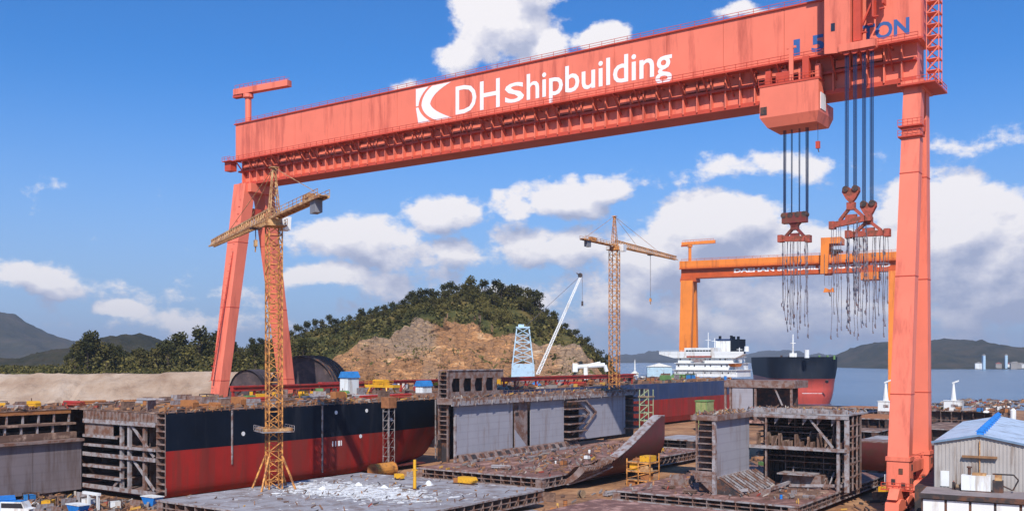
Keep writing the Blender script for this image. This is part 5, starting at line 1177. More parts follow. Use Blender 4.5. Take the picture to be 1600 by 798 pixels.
for px, py0, py1, w, lab in ((546, 580, 597, 13, 'blue and white tent beside the arched shelter'), (662, 594, 601, 10, 'small blue and white tent before the brown rock face')):
    s = 42; t = t_at(px, s); zt = z_at(py0, s, t); t_ = ything('tent', lab, 'tent', s, t, 16.4); wd = 1.4 if py0 < 585 else 1.3
    MB().box(s - wd, s + wd, t - 2, t + 2, 16.4, zt - 1.6).build('wall', white, t_, (s, t, 16.4)); MB().prism([(s - wd - .3, zt - 1.6), (s + wd + .3, zt - 1.6), (s + wd * .6, zt), (s - wd * .6, zt)], t - 2.3, t + 2.3, 'y').build('roof', tarp_b, t_, (s, t, 16.4))

c = W(392, 600, 326); r = thing('arched_shelter', 'lower dark arched shelter between the two left crane legs', 'shelter', (c.x, c.y, 0))
arc2 = lambda th, k=1.0: (6.4 * k * math.cos(th), 22.4 * k * math.sin(th) ** .4)
for j in range(3):
    y0, y1 = -6 + j * 6, -6 + (j + 1) * 6 - .15; MB().grid([[(arc2(math.pi * i / 16)[0], y, arc2(math.pi * i / 16)[1]) for i in range(17)] for y in (y0, y1)]).build('roof_sheet', netm, r)
MB().prism([arc2(math.pi * i / 16, .995) for i in range(17)], -5.2, -5.0, 'y').build('end_wall', netm, r)
# ------------------------------------------------------------------ warehouse on the right
clad = mat('grey ribbed cladding', (.42, .38, .35), .55, .08, .3, dirt=(.22, .15, .11), dirt_amt=.35, dscale=.6, streak=True)
roofm = mat('pale blue roof sheet', (.50, .59, .70), .5, .08, .2, dirt=(.25, .27, .30), dirt_amt=.4, dscale=.4, streak=False, lines=(1, .8, .15))
wc = W(1460, 600, 147); wa = math.atan2(-.486, .874)
wh = thing('warehouse', 'grey ribbed warehouse with a pale blue roof at the right edge', 'warehouse', (wc.x, wc.y, 0), wa)
EZ, PZ, WD, LN = 13.5, 14.7, 12.3, 56
def roofz(x): return EZ + (PZ - EZ) * (1 - abs(x - WD / 2) / (WD / 2))
for i in range(24):
    x0 = WD * i / 24; x1 = WD * (i + 1) / 24; p = MB(); a_, b_ = roofz(x0) - .05, roofz(x1) - .05; m_ = x0 + .16
    p.prism([(x0 + .02, 0), (x0 + .2, 0), (x0 + .2, roofz(x0 + .2) - .05), (x0 + .02, a_)], -.12, .02, 'y'); p.prism([(x0 + .2, 0), (x1, 0), (x1, b_), (x0 + .2, roofz(x0 + .2) - .05)], -.03, .02, 'y'); p.build('wall_panel', clad, wh)
for i in range(28): MB().box(-.06, .0, i * 2 + .05, i * 2 + 1.95, 0, EZ - .05).build('side_panel', clad, wh)
p = MB().box(WD, WD + .1, 0, LN, 0, EZ - .05); p.box(0, WD, LN - .1, LN, 0, EZ - .05); p.build('rear_wall', clad, wh)
for sd in (0, 1):
    for i in range(14):
        y0, y1 = -.4 + i * 4.05, -.4 + (i + 1) * 4.05 - .05; x0, x1 = (-.4, WD / 2) if sd == 0 else (WD / 2, WD + .4); z0_, z1_ = (EZ - .08, PZ) if sd == 0 else (PZ, EZ - .08)
        MB().hexa([(x0, y0, z0_ - .1), (x1, y0, z1_ - .1), (x1, y1, z1_ - .1), (x0, y1, z0_ - .1)], [(x0, y0, z0_ + .02), (x1, y0, z1_ + .02), (x1, y1, z1_ + .02), (x0, y1, z0_ + .02)]).build('roof_sheet', roofm, wh)
p = MB(); p.bar((-.4, -.45, EZ), (WD / 2, -.45, PZ + .08), .12, .3); p.bar((WD / 2, -.45, PZ + .08), (WD + .4, -.45, EZ), .12, .3); p.build('verge_trim', mat('blue grey trim', (.16, .24, .34), .5, .1, 1), wh)
for i in range(11):
    y = .8 + i * 5; v = MB(); v.box(WD / 2 - .45, WD / 2 + .45, y, y + 1.4, PZ - .1, PZ + .55); o = v.build('ridge_vent', blue, wh); MB().prism([(WD / 2 - .65, PZ + .55), (WD / 2 + .65, PZ + .55), (WD / 2, PZ + 1.0)], y - .1, y + 1.5, 'y').build('vent_cap', blue, o)
MB().box(.85, 2.05, -.2, -.125, 7.0, 9.3).build('door', white, wh); MB().tube((WD * .5, -.28, 7), (WD * .5, -.28, 13.9), .1, n=6).build('downpipe', yel_pale, wh)
MB().box(WD * .31, WD * .69, -.75, -.13, 11.45, 11.75).build('canopy', mat('rusted canopy', (.26, .13, .06), .8, .3, 1), wh)
MB().box(-3.0, -.1, 2, 30, 0, 6.5).build('shadow_gap_box', dsteel, wh)  # dark box added to give the shadowed gap beside the wall its blackness
# front building with its flat roof
AZ = 7.0
ob = thing('office_building', 'low flat roofed building with white window panels in the bottom right corner', 'building', (wc.x - 1.2, wc.y - .8, 0), wa)
MB().box(-.2, 16, -9.5, -.4, AZ - .3, AZ).build('roof', mat('roof felt', (.26, .21, .20), .85, .2, .5), ob); MB().box(-.3, 16.1, -9.75, -9.51, AZ - .55, AZ + .12).build('fascia', dsteel, ob)
MB().box(0, 15.8, -9.2, -.5, 0, AZ - .31).build('wall', dsteel, ob)
for i in range(5):
    x = .25 + i * 3.1; w_ = MB().box(x, x + 2.75, -9.33, -9.21, 3.2, AZ - .75).build('window', white, ob)
# plant on that roof
def on_roof(x, y): v = Vector((wc.x - 1.2, wc.y - .8, AZ)); ca, sa_ = math.cos(wa), math.sin(wa); return (v.x + x * ca - y * sa_, v.y + x * sa_ + y * ca, AZ)
u = thing('air_handler', 'white air handling unit with a small rusty stack on the flat roof', 'machine', on_roof(6.6, -2.6), wa)
MB().box(-1.9, 0, -.9, .9, .15, 2.3).build('cabinet', white, u); MB().box(.03, 1.9, -.9, .9, .15, 2.3).build('cabinet', white, u); MB().box(-2, 2, -1, 1, 0, .14).build('skid', dsteel, u); MB().box(-.5, 1.3, -.7, .7, 2.31, 2.6).build('lid', yel_pale, u); p = MB(); p.tube((-.9, 0, 2.3), (-.9, 0, 3.3), .22, n=8); p.tube((-.9, 0, 3.3), (-.9, 0, 3.5), .35, n=8); p.build('stack', dsteel, u)
u = thing('pipe_unit', 'rusty pipe unit with a looped pipe beside the white air handler', 'machine', on_roof(9.6, -2.6), wa)
MB().box(-.9, .5, -.6, .6, 0, 1.7).build('body', dsteel, u); MB().box(-.6, .3, -.5, .5, 1.71, 2.5).build('motor', yel_pale, u); p = MB()
for (a1, a2) in (((-.9, 2.6), (1.8, 2.6)), ((1.8, 2.6), (2.4, 1.9)), ((2.4, 1.9), (1.7, .4)), ((.4, 1.0), (1.7, .4))): p.tube((a1[0], -.2, a1[1]), (a2[0], -.2, a2[1]), .12, n=6)
p.build('pipe', dsteel, u)
u = thing('gas_bottle', 'dark gas bottle between the white door and the air handler', 'gas bottle', on_roof(3.6, -2.2), wa); MB().tube((0, 0, 0), (0, 0, 1.1), .2, n=8).build('bottle', dsteel, u); MB().tube((0, 0, 1.1), (0, 0, 1.3), .06, n=6).build('valve', brick_red, u)
u = thing('cable_drum', 'small dark cable drum on the flat roof left of the air handler', 'cable drum', on_roof(4.2, -2.4), wa)
for x in (-.3, .3): MB().tube((x - .04, 0, .5), (x + .04, 0, .5), .5, n=12).build('flange', dsteel, u)
MB().tube((-.26, 0, .5), (.26, 0, .5), .3, n=10).build('core', wood, u)

# white mast houses on the far blocks, white cabin, far village
for px, py, w_, Y, zb, lab in ((1490, 658, 26, 352, 7.5, 'white deckhouse with a mast on the rusty block right of the red leg'), (1384, 643, 20, 338, 8, 'white deckhouse with a mast just left of the red leg')):
    c = W(px, py, Y); k = Y / F; r = thing('mast_house', lab, 'deckhouse', (c.x, c.y, zb), ANG); ww = w_ * k / 2
    MB().box(-ww, ww, -1.6, 1.6, 0, 3.3).build('cabin', white, r); MB().box(-ww * 1.05, ww * 1.05, -1.8, 1.8, 3.31, 3.5).build('roof', white, r)
    MB().box(-ww * .2, ww * .6, -1.66, -1.61, 1.2, 2.2).build('window', primer_p, r); p = MB(); p.tube((0, 0, 3.5), (0, 0, 9.6), .95, .3, n=8); p.build('mast', white, r)
    p = MB(); p.bar((-.4, 0, 9.7), (1.7, 0, 10.6), .9, .5); p.build('radar', white, r)
c = W(1561, 636, 430); r = thing('site_cabin', 'long white cabin on the quay in front of the sea at the right', 'cabin', (c.x, c.y, 4.5), -.12)
MB().box(-4.4, 4.4, -1.4, 1.4, 0, 2.7).build('body', white, r); MB().box(-4.5, 4.5, -1.5, 1.5, 2.71, 2.9).build('roof', white, r); 
for i in range(3): MB().box(-3.4 + i * 2.4, -2.2 + i * 2.4, -1.46, -1.41, 1.1, 2.0).build('window', glass, r)
for x in (-4, 0, 4): MB().box(x - .3, x + .3, -1, 1, -4.5, -.01).build('leg', dsteel, r)
c = W(1583, 655, 330); r = thing('storage_tank', 'small white domed tank standing behind the warehouse roof', 'tank', (c.x, c.y, 0)); MB().tube((0, 0, 0), (0, 0, 8.6), .9, n=12).build('shell', white, r); MB().tube((0, 0, 8.6), (0, 0, 9.3), .9, .3, n=12).build('dome', white, r)
rr_ = random.Random(3)
for i in range(9):
    px = (1537, 1572, 1583, 1578, 1590, 1529, 1560, 1595, 1586)[i]; Y = rr_.uniform(2640, 2680); c = W(px, 574, Y); tw = i in (0, 5)
    hh, ww = (rr_.uniform(30, 38), 6) if i in (0, 1) else (rr_.uniform(8, 15), rr_.uniform(12, 22))
    r = thing('tower_block' if hh > 28 else 'coast_house', ('slim pale tower block on the far shore near the right edge' if i == 0 else 'slim pale tower standing by the white village on the far shore') if hh > 28 else 'small pale building in the village on the far shore', 'building', (c.x, c.y, 0), rr_.uniform(-.3, .3), None if hh > 28 else 'village buildings on the far shore')
    MB().box(-ww / 2, ww / 2, -5, 5, -3, hh).build('wall', skyblue if hh > 28 else (white if i % 2 else concrete), r); MB().prism([(-ww / 2 - 1, hh), (ww / 2 + 1, hh), (0, hh + 4)], -5.5, 5.5, 'y').build('roof', brick_red if i % 3 == 0 and hh < 30 else concrete, r)
for i, (px, w_, m_, lab) in enumerate(((1030, 38, skyblue, 'pale blue long hall behind the navy hull left of the white bridge'), (992, 10, white, 'white slim cabin left of the pale blue hall'))):
    c = W(px, 585, 560); k = 560 / F; r = thing('harbour_hall', lab, 'building', (c.x, c.y, 0), -.1); hh = H + (HY - (567 if i == 0 else 578)) * k
    MB().box(-w_ * k / 2, w_ * k / 2, -5, 5, 0, hh - 2).build('wall', m_, r); MB().prism([(-w_ * k / 2 - .5, hh - 2), (w_ * k / 2 + .5, hh - 2), (0, hh)], -5.4, 5.4, 'y').build('roof', white, r)
    if i: MB().tube((0, 0, hh), (0, 0, hh + 6), .5, .2, n=6).build('mast', white, r)
# far village and boats at the left shore
for i, px in enumerate((12, 28, 40, 55, 62, 75, 90)):
    c = W(px, 575, 3050 + 20 * i); r = thing('coast_house', 'tiny pale building on the left far shore', 'building', (c.x, c.y, 0), .1, 'buildings on the left far shore'); MB().box(-10, 10, -6, 6, -3, 12).build('wall', white if i % 2 else concrete, r); MB().prism([(-11, 12), (11, 12), (0, 17)], -7, 7, 'y').build('roof', brick_red if i % 3 == 0 else concrete, r)

# dense framing inside the open right section and the wing tank of the left hull
rf = random.Random(9)
for k in range(5):
    z = 3.4 + k * 1.15; MB().box(S3 + 5, SE - .4, T3 + 5.2, T3 + 7.2, z, z + .16).build('stringer', frame_m, rb, ro_)
for k in range(5):
    z = ZM + 1.0 + k * 1.05; MB().box(S3 + .4, SE - .5, T3 + 6.0, T3 + 7.3, z, z + .14).build('stringer', frame_m, rb, ro_)
for k in range(9):
    s = S3 + 1.4 + k * (SE - S3 - 2) / 9; z0_, z1_ = (ZM + .31, ZT - .3) if k % 2 else (2.62, ZM - .01)
    MB().box(s - .08, s + .08, T3 + 5.4, T3 + 7.6, z0_, z1_).build('web_frame', frame_m, rb, ro_)
for k in range(6):
    s = S3 + 2 + k * 2.6; MB().prism([(s, ZT - .3), (s + 1.5, ZT - .3), (s, ZT - 2.2)], T3 + .6, T3 + .75, 'y').build('bracket', primer_p if k % 2 else frame_m, rb, ro_)
for k in range(5):
    s = S3 + 5.5 + k * 2.2; MB().bar((s, T3 + 1, 2.9), (s + rf.uniform(-.8, 1.2), T3 + 3.5, rf.uniform(4.2, 6.4)), .22).build('strut', primer_p, rb, ro_)
for k in range(7):
    s = 47 + k * 3.1
    for z0_, z1_ in ((8.2, 13.9), (2.1, 7.6)):
        if (k + int(z0_)) % 3: MB().box(s, s + .14, TN + 3, TN + 8.9, z0_, z1_).build('web_frame', frame_m, hull, ho)
# second portside frame row left of the grey panel
for k in range(6): t = -21 + k * 2.6; MB().box(S3 - 3.12, S3 - .3, t, t + .12, 5, 15.2).build('web_frame', frame_m, rb, ro_)
for s_, t_, h_, w_ in ((141, -14, 2.2, 3), (145, 4, 1.6, 4), (148.5, -18, 1.4, 2.5), (140, 12, 2.4, 3)):
    MB().prism([(s_, 2.61), (s_ + w_, 2.61), (s_ + w_ * .8, 2.6 + h_), (s_ + .2, 2.6 + h_ * .8)], t_, t_ + .2, 'y').build('floor_bracket', frame_m, rb, ro_)
# upper side tank brackets along the centre section
for k in range(14): t = ta + 2 + k * (tb_ - ta - 4) / 14; MB().prism([(S2 + 1.2, 16.6), (S2 + 1.8, 16.6), (S2 + 1.2, 15.2)], t, t + .14, 'y').build('bracket', primer_p, cb, co_)

for k in range(8):
    s = S3 + 2.2 + k * 2.0; h_ = (1.6, 2.6, 1.2, 2.1, 3.0, 1.5, 2.4, 1.8)[k]
    MB().prism([(T3 + 1.2, ZM + .31), (T3 + 5.6, ZM + .31), (T3 + 5.6, ZM + .3 + h_), (T3 + 3.6, ZM + .3 + h_ * .9), (T3 + 2.2, ZM + .3 + h_ * .3)], s, s + .14, 'x').build('floor_bracket', frame_m, rb, ro_)
for k in range(7):
    s = S3 + 6.2 + k * 1.7; MB().prism([(T3 + 2.0, 2.62), (T3 + 6.6, 2.62), (T3 + 6.6, 6.6), (T3 + 5.2, 5.2)], s, s + .14, 'x').build('floor_bracket', frame_m, rb, ro_)
for z_ in (6.9, 7.9): MB().box(S3 + 1.0, SE - 2, T3 + 4.6, T3 + 6.8, z_, z_ + .16).build('stringer', frame_m, rb, ro_)
for k in range(8):                                       # transverse frames lying along the rust red bottom right of the framed tanks
    t = -19 + k * 1.5; MB().box(S3 + 8.5, S3 + 15.5, t, t + .1, 2.61, 2.95).build('bottom_frame', rustdeck, rb, ro_)
# ------------------------------------------------------------------ yard goods: prototypes, then copies
rc = random.Random(42)
def P_pipes(m, n=5, L_=5.0, r_=.22):
    t = thing('pipe_bundle', '', 'pipes'); k = 0
    for row, cnt in enumerate((3, 2)):
        for i in range(cnt): MB().tube((-L_ / 2, (i - (cnt - 1) / 2) * r_ * 2.05, r_ + .15 + row * r_ * 1.75), (L_ / 2, (i - (cnt - 1) / 2) * r_ * 2.05, r_ + .15 + row * r_ * 1.75), r_, n=8).build('pipe', m, t)
    for x in (-1.5, 1.5): MB().box(x - .1, x + .1, -r_ * 3.4, r_ * 3.4, 0, .15).build('bearer', wood, t)
    return t
def P_plates(m):
    t = thing('plate_stack', '', 'steel plates')
    for i in range(4): a = rc.uniform(-.06, .06); MB().box(-1.5 + a, 1.5 + a, -.9 - a, .9 - a, .2 + i * .16, .3 + i * .16).build('plate', m, t)
    for x in (-1, 1): MB().box(x - .1, x + .1, -.8, .8, 0, .19).build('bearer', wood, t)
    return t
def P_crate(m):
    t = thing('steel_crate', '', 'crate'); p = MB()
    for x in (-.9, .9):
        for y in (-.7, .7): p.bar((x, y, 0), (x, y, 1.5), .1)
    for z in (.1, 1.45):
        for y in (-.7, .7): p.bar((-.9, y, z), (.9, y, z), .1)
        for x in (-.9, .9): p.bar((x, -.7, z), (x, .7, z), .1)
    p.build('frame', dsteel, t); MB().box(-.8, .8, -.6, .6, .16, 1.2).build('load', m, t); return t
def P_cabin(m):
    t = thing('tool_container', '', 'container'); MB().box(-2.4, 2.4, -1.1, 1.1, .15, 2.5).build('body', m, t); p = MB()
    for i in range(12): p.box(-2.3 + i * .4, -2.15 + i * .4, -1.16, -1.1, .3, 2.4)
    p.build('rib', m, t); MB().box(-2.5, 2.5, -1.2, 1.2, 2.51, 2.62).build('roof', m, t); d = MB().box(1.0, 1.9, -1.22, -1.17, .3, 2.2).build('door', white, t); MB().box(-2.4, 2.4, -1, 1, 0, .14).build('skid', dsteel, t); return t
def P_machine(m):
    t = thing('welding_generator', '', 'generator'); MB().prism([(-1.1, .35), (1.1, .35), (1.1, 1.1), (.7, 1.45), (-1.1, 1.45)], -.6, .6, 'y').build('housing', m, t); MB().tube((-.6, 0, 1.45), (-.6, 0, 1.95), .09, n=6).build('exhaust', dsteel, t)
    for x in (-.7, .7): MB().tube((x, -.62, .3), (x, .62, .3), .3, n=10).build('wheel', dsteel, t)
    return t
def P_scaffold(m):
    t = thing('scaffold_tower', '', 'scaffold'); p = MB()
    for x in (-1.2, 1.2):
        for y in (-.8, .8): p.bar((x, y, 0), (x, y, 4.2), .09)
    for z in (.3, 2, 4.0):
        for y in (-.8, .8): p.bar((-1.2, y, z), (1.2, y, z), .08)
        for x in (-1.2, 1.2): p.bar((x, -.8, z), (x, .8, z), .08)
    p.bar((-1.2, -.8, .3), (1.2, -.8, 2), .07); p.bar((1.2, -.8, 2), (-1.2, -.8, 4), .07); p.build('frame', m, t)
    for z in (2.05, 4.05): MB().box(-1.15, 1.15, -.75, .75, z, z + .06).build('deck_board', wood, t)
    return t
def P_drum(m):
    t = thing('drum', '', 'drum'); MB().tube((0, 0, 0), (0, 0, .95), .32, n=10).build('shell', m, t); MB().tube((0, 0, .95), (0, 0, .98), .34, n=10).build('rim', dsteel, t); MB().tube((0, 0, .32), (0, 0, .36), .34, n=10).build('hoop', dsteel, t); return t
def P_heap(m, nm='tarpaulin_heap', cat='tarpaulin'):
    rows = []
    for j in range(8):
        rows.append([((1.4 * math.cos(th) * (1 - j / 7)) * (1 + .3 * fbm(math.cos(th) * 1.5, math.sin(th) * 1.5, j * .4)), 1.0 * math.sin(th) * (1 - j / 7) * (1 + .3 * fbm(math.sin(th) * 2, j, 3)), .9 * math.sin(j / 7 * 1.57) + .12 * fbm(th, j, 1)) for th in [2 * math.pi * k / 14 for k in range(14)]])
    o = MB().grid(rows, closed=True).build(nm, m); return tag(o, '', cat)
def P_beams(m):
    t = thing('beam_stack', '', 'steel beams')
    for i in range(4):
        y = -.75 + i * .5; b = MB(); b.box(-3, 3, y, y + .34, .15, .2); b.box(-3, 3, y + .14, y + .2, .2, .5); b.box(-3, 3, y, y + .34, .5, .55); b.build('beam', m, t)
    for x in (-2, 2): MB().box(x - .1, x + .1, -.9, 1.1, 0, .14).build('bearer', wood, t)
    return t
def P_bracket(m):
    t = thing('steel_subassembly', '', 'steel part'); MB().box(-1.3, 1.3, -.06, .06, 0, 1.5).build('web', m, t); MB().box(-1.3, 1.3, -.5, .5, 0, .08).build('flange', m, t)
    for x in (-1, 0, 1): MB().prism([(.07, .09), (.5, .09), (.07, 1.3)], x - .04, x + .04, 'x').build('gusset', m, t)
    return t
def P_reel(m):
    t = thing('cable_reel', '', 'cable reel')
    for y in (-.4, .4): MB().tube((0, y - .05, .8), (0, y + .05, .8), .8, n=14).build('flange', wood, t)
    MB().tube((0, -.34, .8), (0, .34, .8), .55, n=12).build('cable', m, t); return t
zoo = []
def reg(name, root, adj, w): zoo.append((root, adj, w)); root.location = (0, -400, 0)
for m_, adj in ((orangerust, 'rust orange'), (primer_p, 'grey'), (pipe_red, 'red')): reg('p', P_pipes(m_), adj + ' pipe bundle', 2)
for m_, adj in ((rustdeck, 'rusty'), (primer_p, 'grey primed')): reg('q', P_plates(m_), adj + ' plate stack', 2)
for m_, adj in ((yellow, 'yellow loaded'), (orangerust, 'rust filled'), (white, 'white loaded'), (tarp_b, 'blue loaded')): reg('c', P_crate(m_), adj + ' steel crate', 1.4)
for m_, adj in ((blue, 'blue'), (white, 'white'), (brick_red, 'brick red')): reg('k', P_cabin(m_), adj + ' tool container', .35)
for m_, adj in ((yellow, 'yellow'), (green, 'green'), (orangerust, 'rusty orange')): reg('m', P_machine(m_), adj + ' welding generator', 1)
for m_, adj in ((yellow, 'yellow'), (orangerust, 'rusty')): reg('s', P_scaffold(m_), adj + ' scaffold tower', .5)
for m_, adj in ((blue, 'blue'), (orangerust, 'rusty'), (white, 'white')): reg('d', P_drum(m_), adj + ' drum', 1.2)
for m_, adj in ((tarp_b, 'blue'), (white, 'white'), (wood, 'brown')): reg('h', P_heap(m_), adj + ' tarpaulin heap', .8)
for m_, adj in ((frame_m, 'brown primed'), (orangerust, 'rust orange')): reg('b', P_beams(m_), adj + ' stack of beams', 2)
for m_, adj in ((frame_m, 'brown'), (primer_p, 'grey'), (rustdeck, 'rusty')): reg('g', P_bracket(m_), adj + ' stiffened steel piece', 3)
reg('r', P_reel(dsteel), 'dark cable reel', .5)
used = set()
def lay(root_adj, s, t, z, rz, where, grp, sc=1.0):
    root, adj, _ = root_adj; lab = adj + ' ' + where
    loc = L(s, t, z)
    if root.name not in used: used.add(root.name); o = root; o.location = loc; o.rotation_euler = (0, 0, rz); o['label'] = lab; o['group'] = grp
    else: o = dup(root, loc, rz, lab, grp)
    o.scale = (sc, sc, sc); return o
def scatter(n, s0, s1, t0, t1, z, where, grp, only=None, sc=(.9, 1.3), avoid=None, ang=None, dens=None):
    pts = []; k = 0; pool = [q for q in zoo if only is None or any(w in q[1] for w in only)]; ws = [q[2] for q in pool]
    while len(pts) < n and k < n * 30:
        k += 1; s, t = rc.uniform(s0, s1), rc.uniform(t0, t1)
        if avoid and avoid(s, t): continue
        if any((s - a) ** 2 + (t - b) ** 2 < 7.5 for a, b in pts): continue
        pts.append((s, t)); q = rc.choices(pool, ws)[0]
        lay(q, s, t, z, ANG + rc.choice([0, 1.57, .2, 1.4, rc.uniform(0, 3.1)]), where, grp, rc.uniform(*sc))
def scrapm(name, cols):
    m = bpy.data.materials.new(name); m.use_nodes = True; nt = m.node_tree; N = nt.nodes; K = nt.links.new; b = N['Principled BSDF']; b.inputs['Roughness'].default_value = .75
    ge = N.new('ShaderNodeNewGeometry'); r = N.new('ShaderNodeValToRGB'); r.color_ramp.interpolation = 'CONSTANT'; K(ge.outputs['Random Per Island'], r.inputs[0]); e = r.color_ramp.elements
    e[0].color = (*cols[0][1], 1); e[0].position = 0; acc = cols[0][0]
    e[1].position = acc; e[1].color = (*cols[1][1], 1); acc += cols[1][0]
    for w, c in cols[2:]: x = e.new(acc); x.color = (*c, 1); acc += w
    K(r.outputs[0], b.inputs['Base Color']); return m
scrap1 = scrapm('scrap steel', [(.30, (.22, .11, .06)), (.22, (.12, .065, .045)), (.14, (.34, .16, .07)), (.14, (.22, .19, .175)), (.1, (.05, .04, .04)), (.04, (.42, .36, .30)), (.03, (.50, .27, .05)), (.03, (.30, .05, .03))])
scrap2 = scrapm('pale scrap', [(.40, (.36, .35, .36)), (.25, (.48, .47, .48)), (.2, (.70, .69, .68)), (.15, (.25, .23, .22))])
def scrap(name, n, s0, s1, t0, t1, z, m, avoid=None, big=1.0, flat=False, near=None):
    p = MB()
    for i in range(n):
        s, t = rc.uniform(s0, s1), rc.uniform(t0, t1)
        if near: s, t = rc.gauss(near[0], near[2]), rc.gauss(near[1], near[3])
        if not (s0 < s < s1 and t0 < t < t1) or (avoid and avoid(s, t)): continue
        a = rc.uniform(0, 3.14); l_, w_, h_ = rc.uniform(.3, 1.9) * big, rc.uniform(.08, .5) * big, rc.uniform(.05, .55 if not flat else .1) * big
        c, d = Vector((math.cos(a), math.sin(a), 0)), Vector((-math.sin(a), math.cos(a), 0)); o = Vector((s, t, z)); tl = Vector((0, 0, rc.uniform(0, .5) * (not flat)))
        b = [o - c * l_ / 2 - d * w_ / 2, o + c * l_ / 2 - d * w_ / 2 + tl, o + c * l_ / 2 + d * w_ / 2 + tl, o - c * l_ / 2 + d * w_ / 2]
        p.hexa(b, [v + Vector((0, 0, h_)) for v in b])
    o = p.build(name, m, off=(0, 0, 0), kind='stuff'); o.location = L(0, 0); o.rotation_euler = (0, 0, ANG); return o
G1 = 'steel goods lying on the black and red hull'
NOSC = ('pipe', 'plate', 'rust filled', 'yellow loaded', 'welding', 'beams', 'stiffened', 'rusty', 'reel', 'brown', 'brick red')
scatter(95, 29, 69.5, -72, 6, 16.33, 'lying on the deck of the black and red hull', G1, only=NOSC, sc=(.9, 1.5), avoid=lambda s, t: abs(s - 34) < 2 or abs(s - 30) < 1.5)
scatter(16, 28, 40.5, -118, -76, 16.31, 'lying on the nearest unpainted deck at the left', 'steel goods on the left unpainted deck', sc=(.8, 1.2))
scatter(42, 8, 47, 42, 236, 16.42, 'lying on the deck of the navy and red ship', 'steel goods on the navy and red ship', sc=(1.2, 2.2))
scatter(14, 90, 116.5, -20, 40, 3.02, 'lying on the rust red bottom of the centre section', 'goods on the centre section', sc=(.6, .95), avoid=lambda s, t: s < 93)
scatter(10, 138, 151, -25, 22, 2.62, 'lying on the left half of the open right section', 'goods on the open right section', only=('stiffened', 'plate', 'drum', 'crate'), sc=(.6, .9))
scatter(5, 160, 168.5, -25, -13, 2.62, 'lying on the near right corner of the open right section', 'goods on the open right section', only=('stiffened', 'plate', 'drum'), sc=(.6, .8))
scatter(12, 150, 166, 187, 210, 7.53, 'lying on the far rusty block beyond the right leg', 'goods on the far rusty blocks', sc=(.9, 1.3))
inb = lambda s, t: (84 < s < 126 and t > -24) or (134.5 < s < 171 and -28.5 < t < 29) or (82 < s < 130 and -86 < t < -35.5) or (137 < s < 168 and -62 < t < -35) or (t > TN - 1 and s < 74) or (s < 46.5 and t < TN + 2) or abs(s - 180.6) < 3.2 or abs(s - 75) < 2.4 and -100 < t < -60 or s > 186
scatter(60, 72, 178, -90, 30, .0, 'lying on the brown yard floor between the hull sections', 'goods on the yard floor', only=('pipe', 'plate', 'filled', 'yellow', 'beams', 'stiffened', 'rusty', 'reel', 'brown', 'green'), sc=(.8, 1.25), avoid=inb)
scatter(26, 120, 178, 30, 150, .0, 'lying far back on the yard floor before the quay', 'goods on the far yard floor', sc=(1.0, 1.7), avoid=inb)
scatter(16, 44, 72, -96, TN - 3, 0, 'lying on the yard floor before the open hull end', 'goods before the open hull end', only=('blue', 'white', 'yellow', 'stiffened', 'drum'), sc=(.9, 1.3))
scatter(9, 184, 225, 110, 190, 0, 'lying on the quay behind the warehouse', 'goods on the quay behind the warehouse', sc=(1.2, 2))
scrap('deck_scrap', 1700, 28, 71, -73, 2.5, 16.33, scrap1, big=1.15); scrap('deck_scrap', 500, 28, 41, -120, -74, 16.31, scrap1)
scrap('deck_scrap', 1500, 8, 48.5, 42, 240, 16.42, scrap1, big=2.0)
scrap('plate_scrap', 500, 91, 117.5, -22, 60, 3.01, scrap1, big=.8); scrap('plate_scrap', 260, 136.5, 169, -26.5, 26, 2.61, scrap1, big=.6, avoid=lambda s, t: S3 - 4 < s and t > -7)
scrap('yard_scrap', 2600, 72, 186, -95, 60, .0, scrap1, avoid=inb); scrap('yard_scrap', 1400, 120, 186, 60, 260, .0, scrap1, big=2.2)
scrap('yard_scrap', 500, 44, 74, -98, TN - 2, 0, scrap1, big=1.1)
scrap('yard_scrap', 500, 182, 240, 100, 200, 0, scrap1, big=1.5, avoid=lambda s, t: False)
scrap('top_scrap', 260, S2 - 3, S2 + .8, -12, 66, 17.21, scrap1, big=.8); scrap('top_scrap', 260, S3 - 4, SE, -5, 11.5, ZT + .01, scrap1, big=.5); scrap('top_scrap', 160, S3 - 4, S3 + .6, -22, -6.5, ZT + .01, scrap1, big=.5)
scrap('block_scrap', 400, 133, 166, 187, 300, 7.53, scrap1, big=1.4)
scrap('tank_scrap', 160, S2 - 1, S2 + 3, -9, 30, 3.02, scrap1, big=.8)
# white scraps, sheets and yellow things on the flat grey panel
scrap3 = scrapm('white sheet scrap', [(.5, (.62, .62, .61)), (.3, (.78, .78, .77)), (.1, (.42, .41, .42)), (.1, (.3, .25, .2))])
scrap('white_scrap', 1300, 85, 127, -83, -38, 3.21, scrap3, near=(103, -58, 6.5, 3.2), big=1.0, flat=True)
scrap('white_scrap', 900, 85, 127, -83, -38, 3.21, scrap2, near=(100, -58, 10, 5), big=.8, flat=True)
scrap('white_scrap', 300, 85, 127, -83, -38, 3.21, scrap2, big=.5, flat=True); scrap('plate_scrap', 120, 85, 127, -83, -38, 3.21, scrap1, big=.5)
def on_panel(px, py, z=3.2): return gnd(px, py, z)
s, t = on_panel(648, 764); r = ything('marker_post', 'upright yellow post standing on the flat grey panel', 'post', s, t, 3.2)
MB().tube((0, 0, 0), (0, 0, 5.2), .32, .26, n=8).build('pole', yellow, r); MB().box(-.6, .6, -.6, .6, 0, .2).build('foot', dsteel, r); MB().bar((-.6, 0, 3.4), (.6, 0, 3.4), .2).build('crossbar', yellow, r)
s, t = on_panel(731, 756); r = ything('yellow_power_unit', 'bright yellow power unit on the right half of the flat grey panel', 'machine', s, t, 3.2)
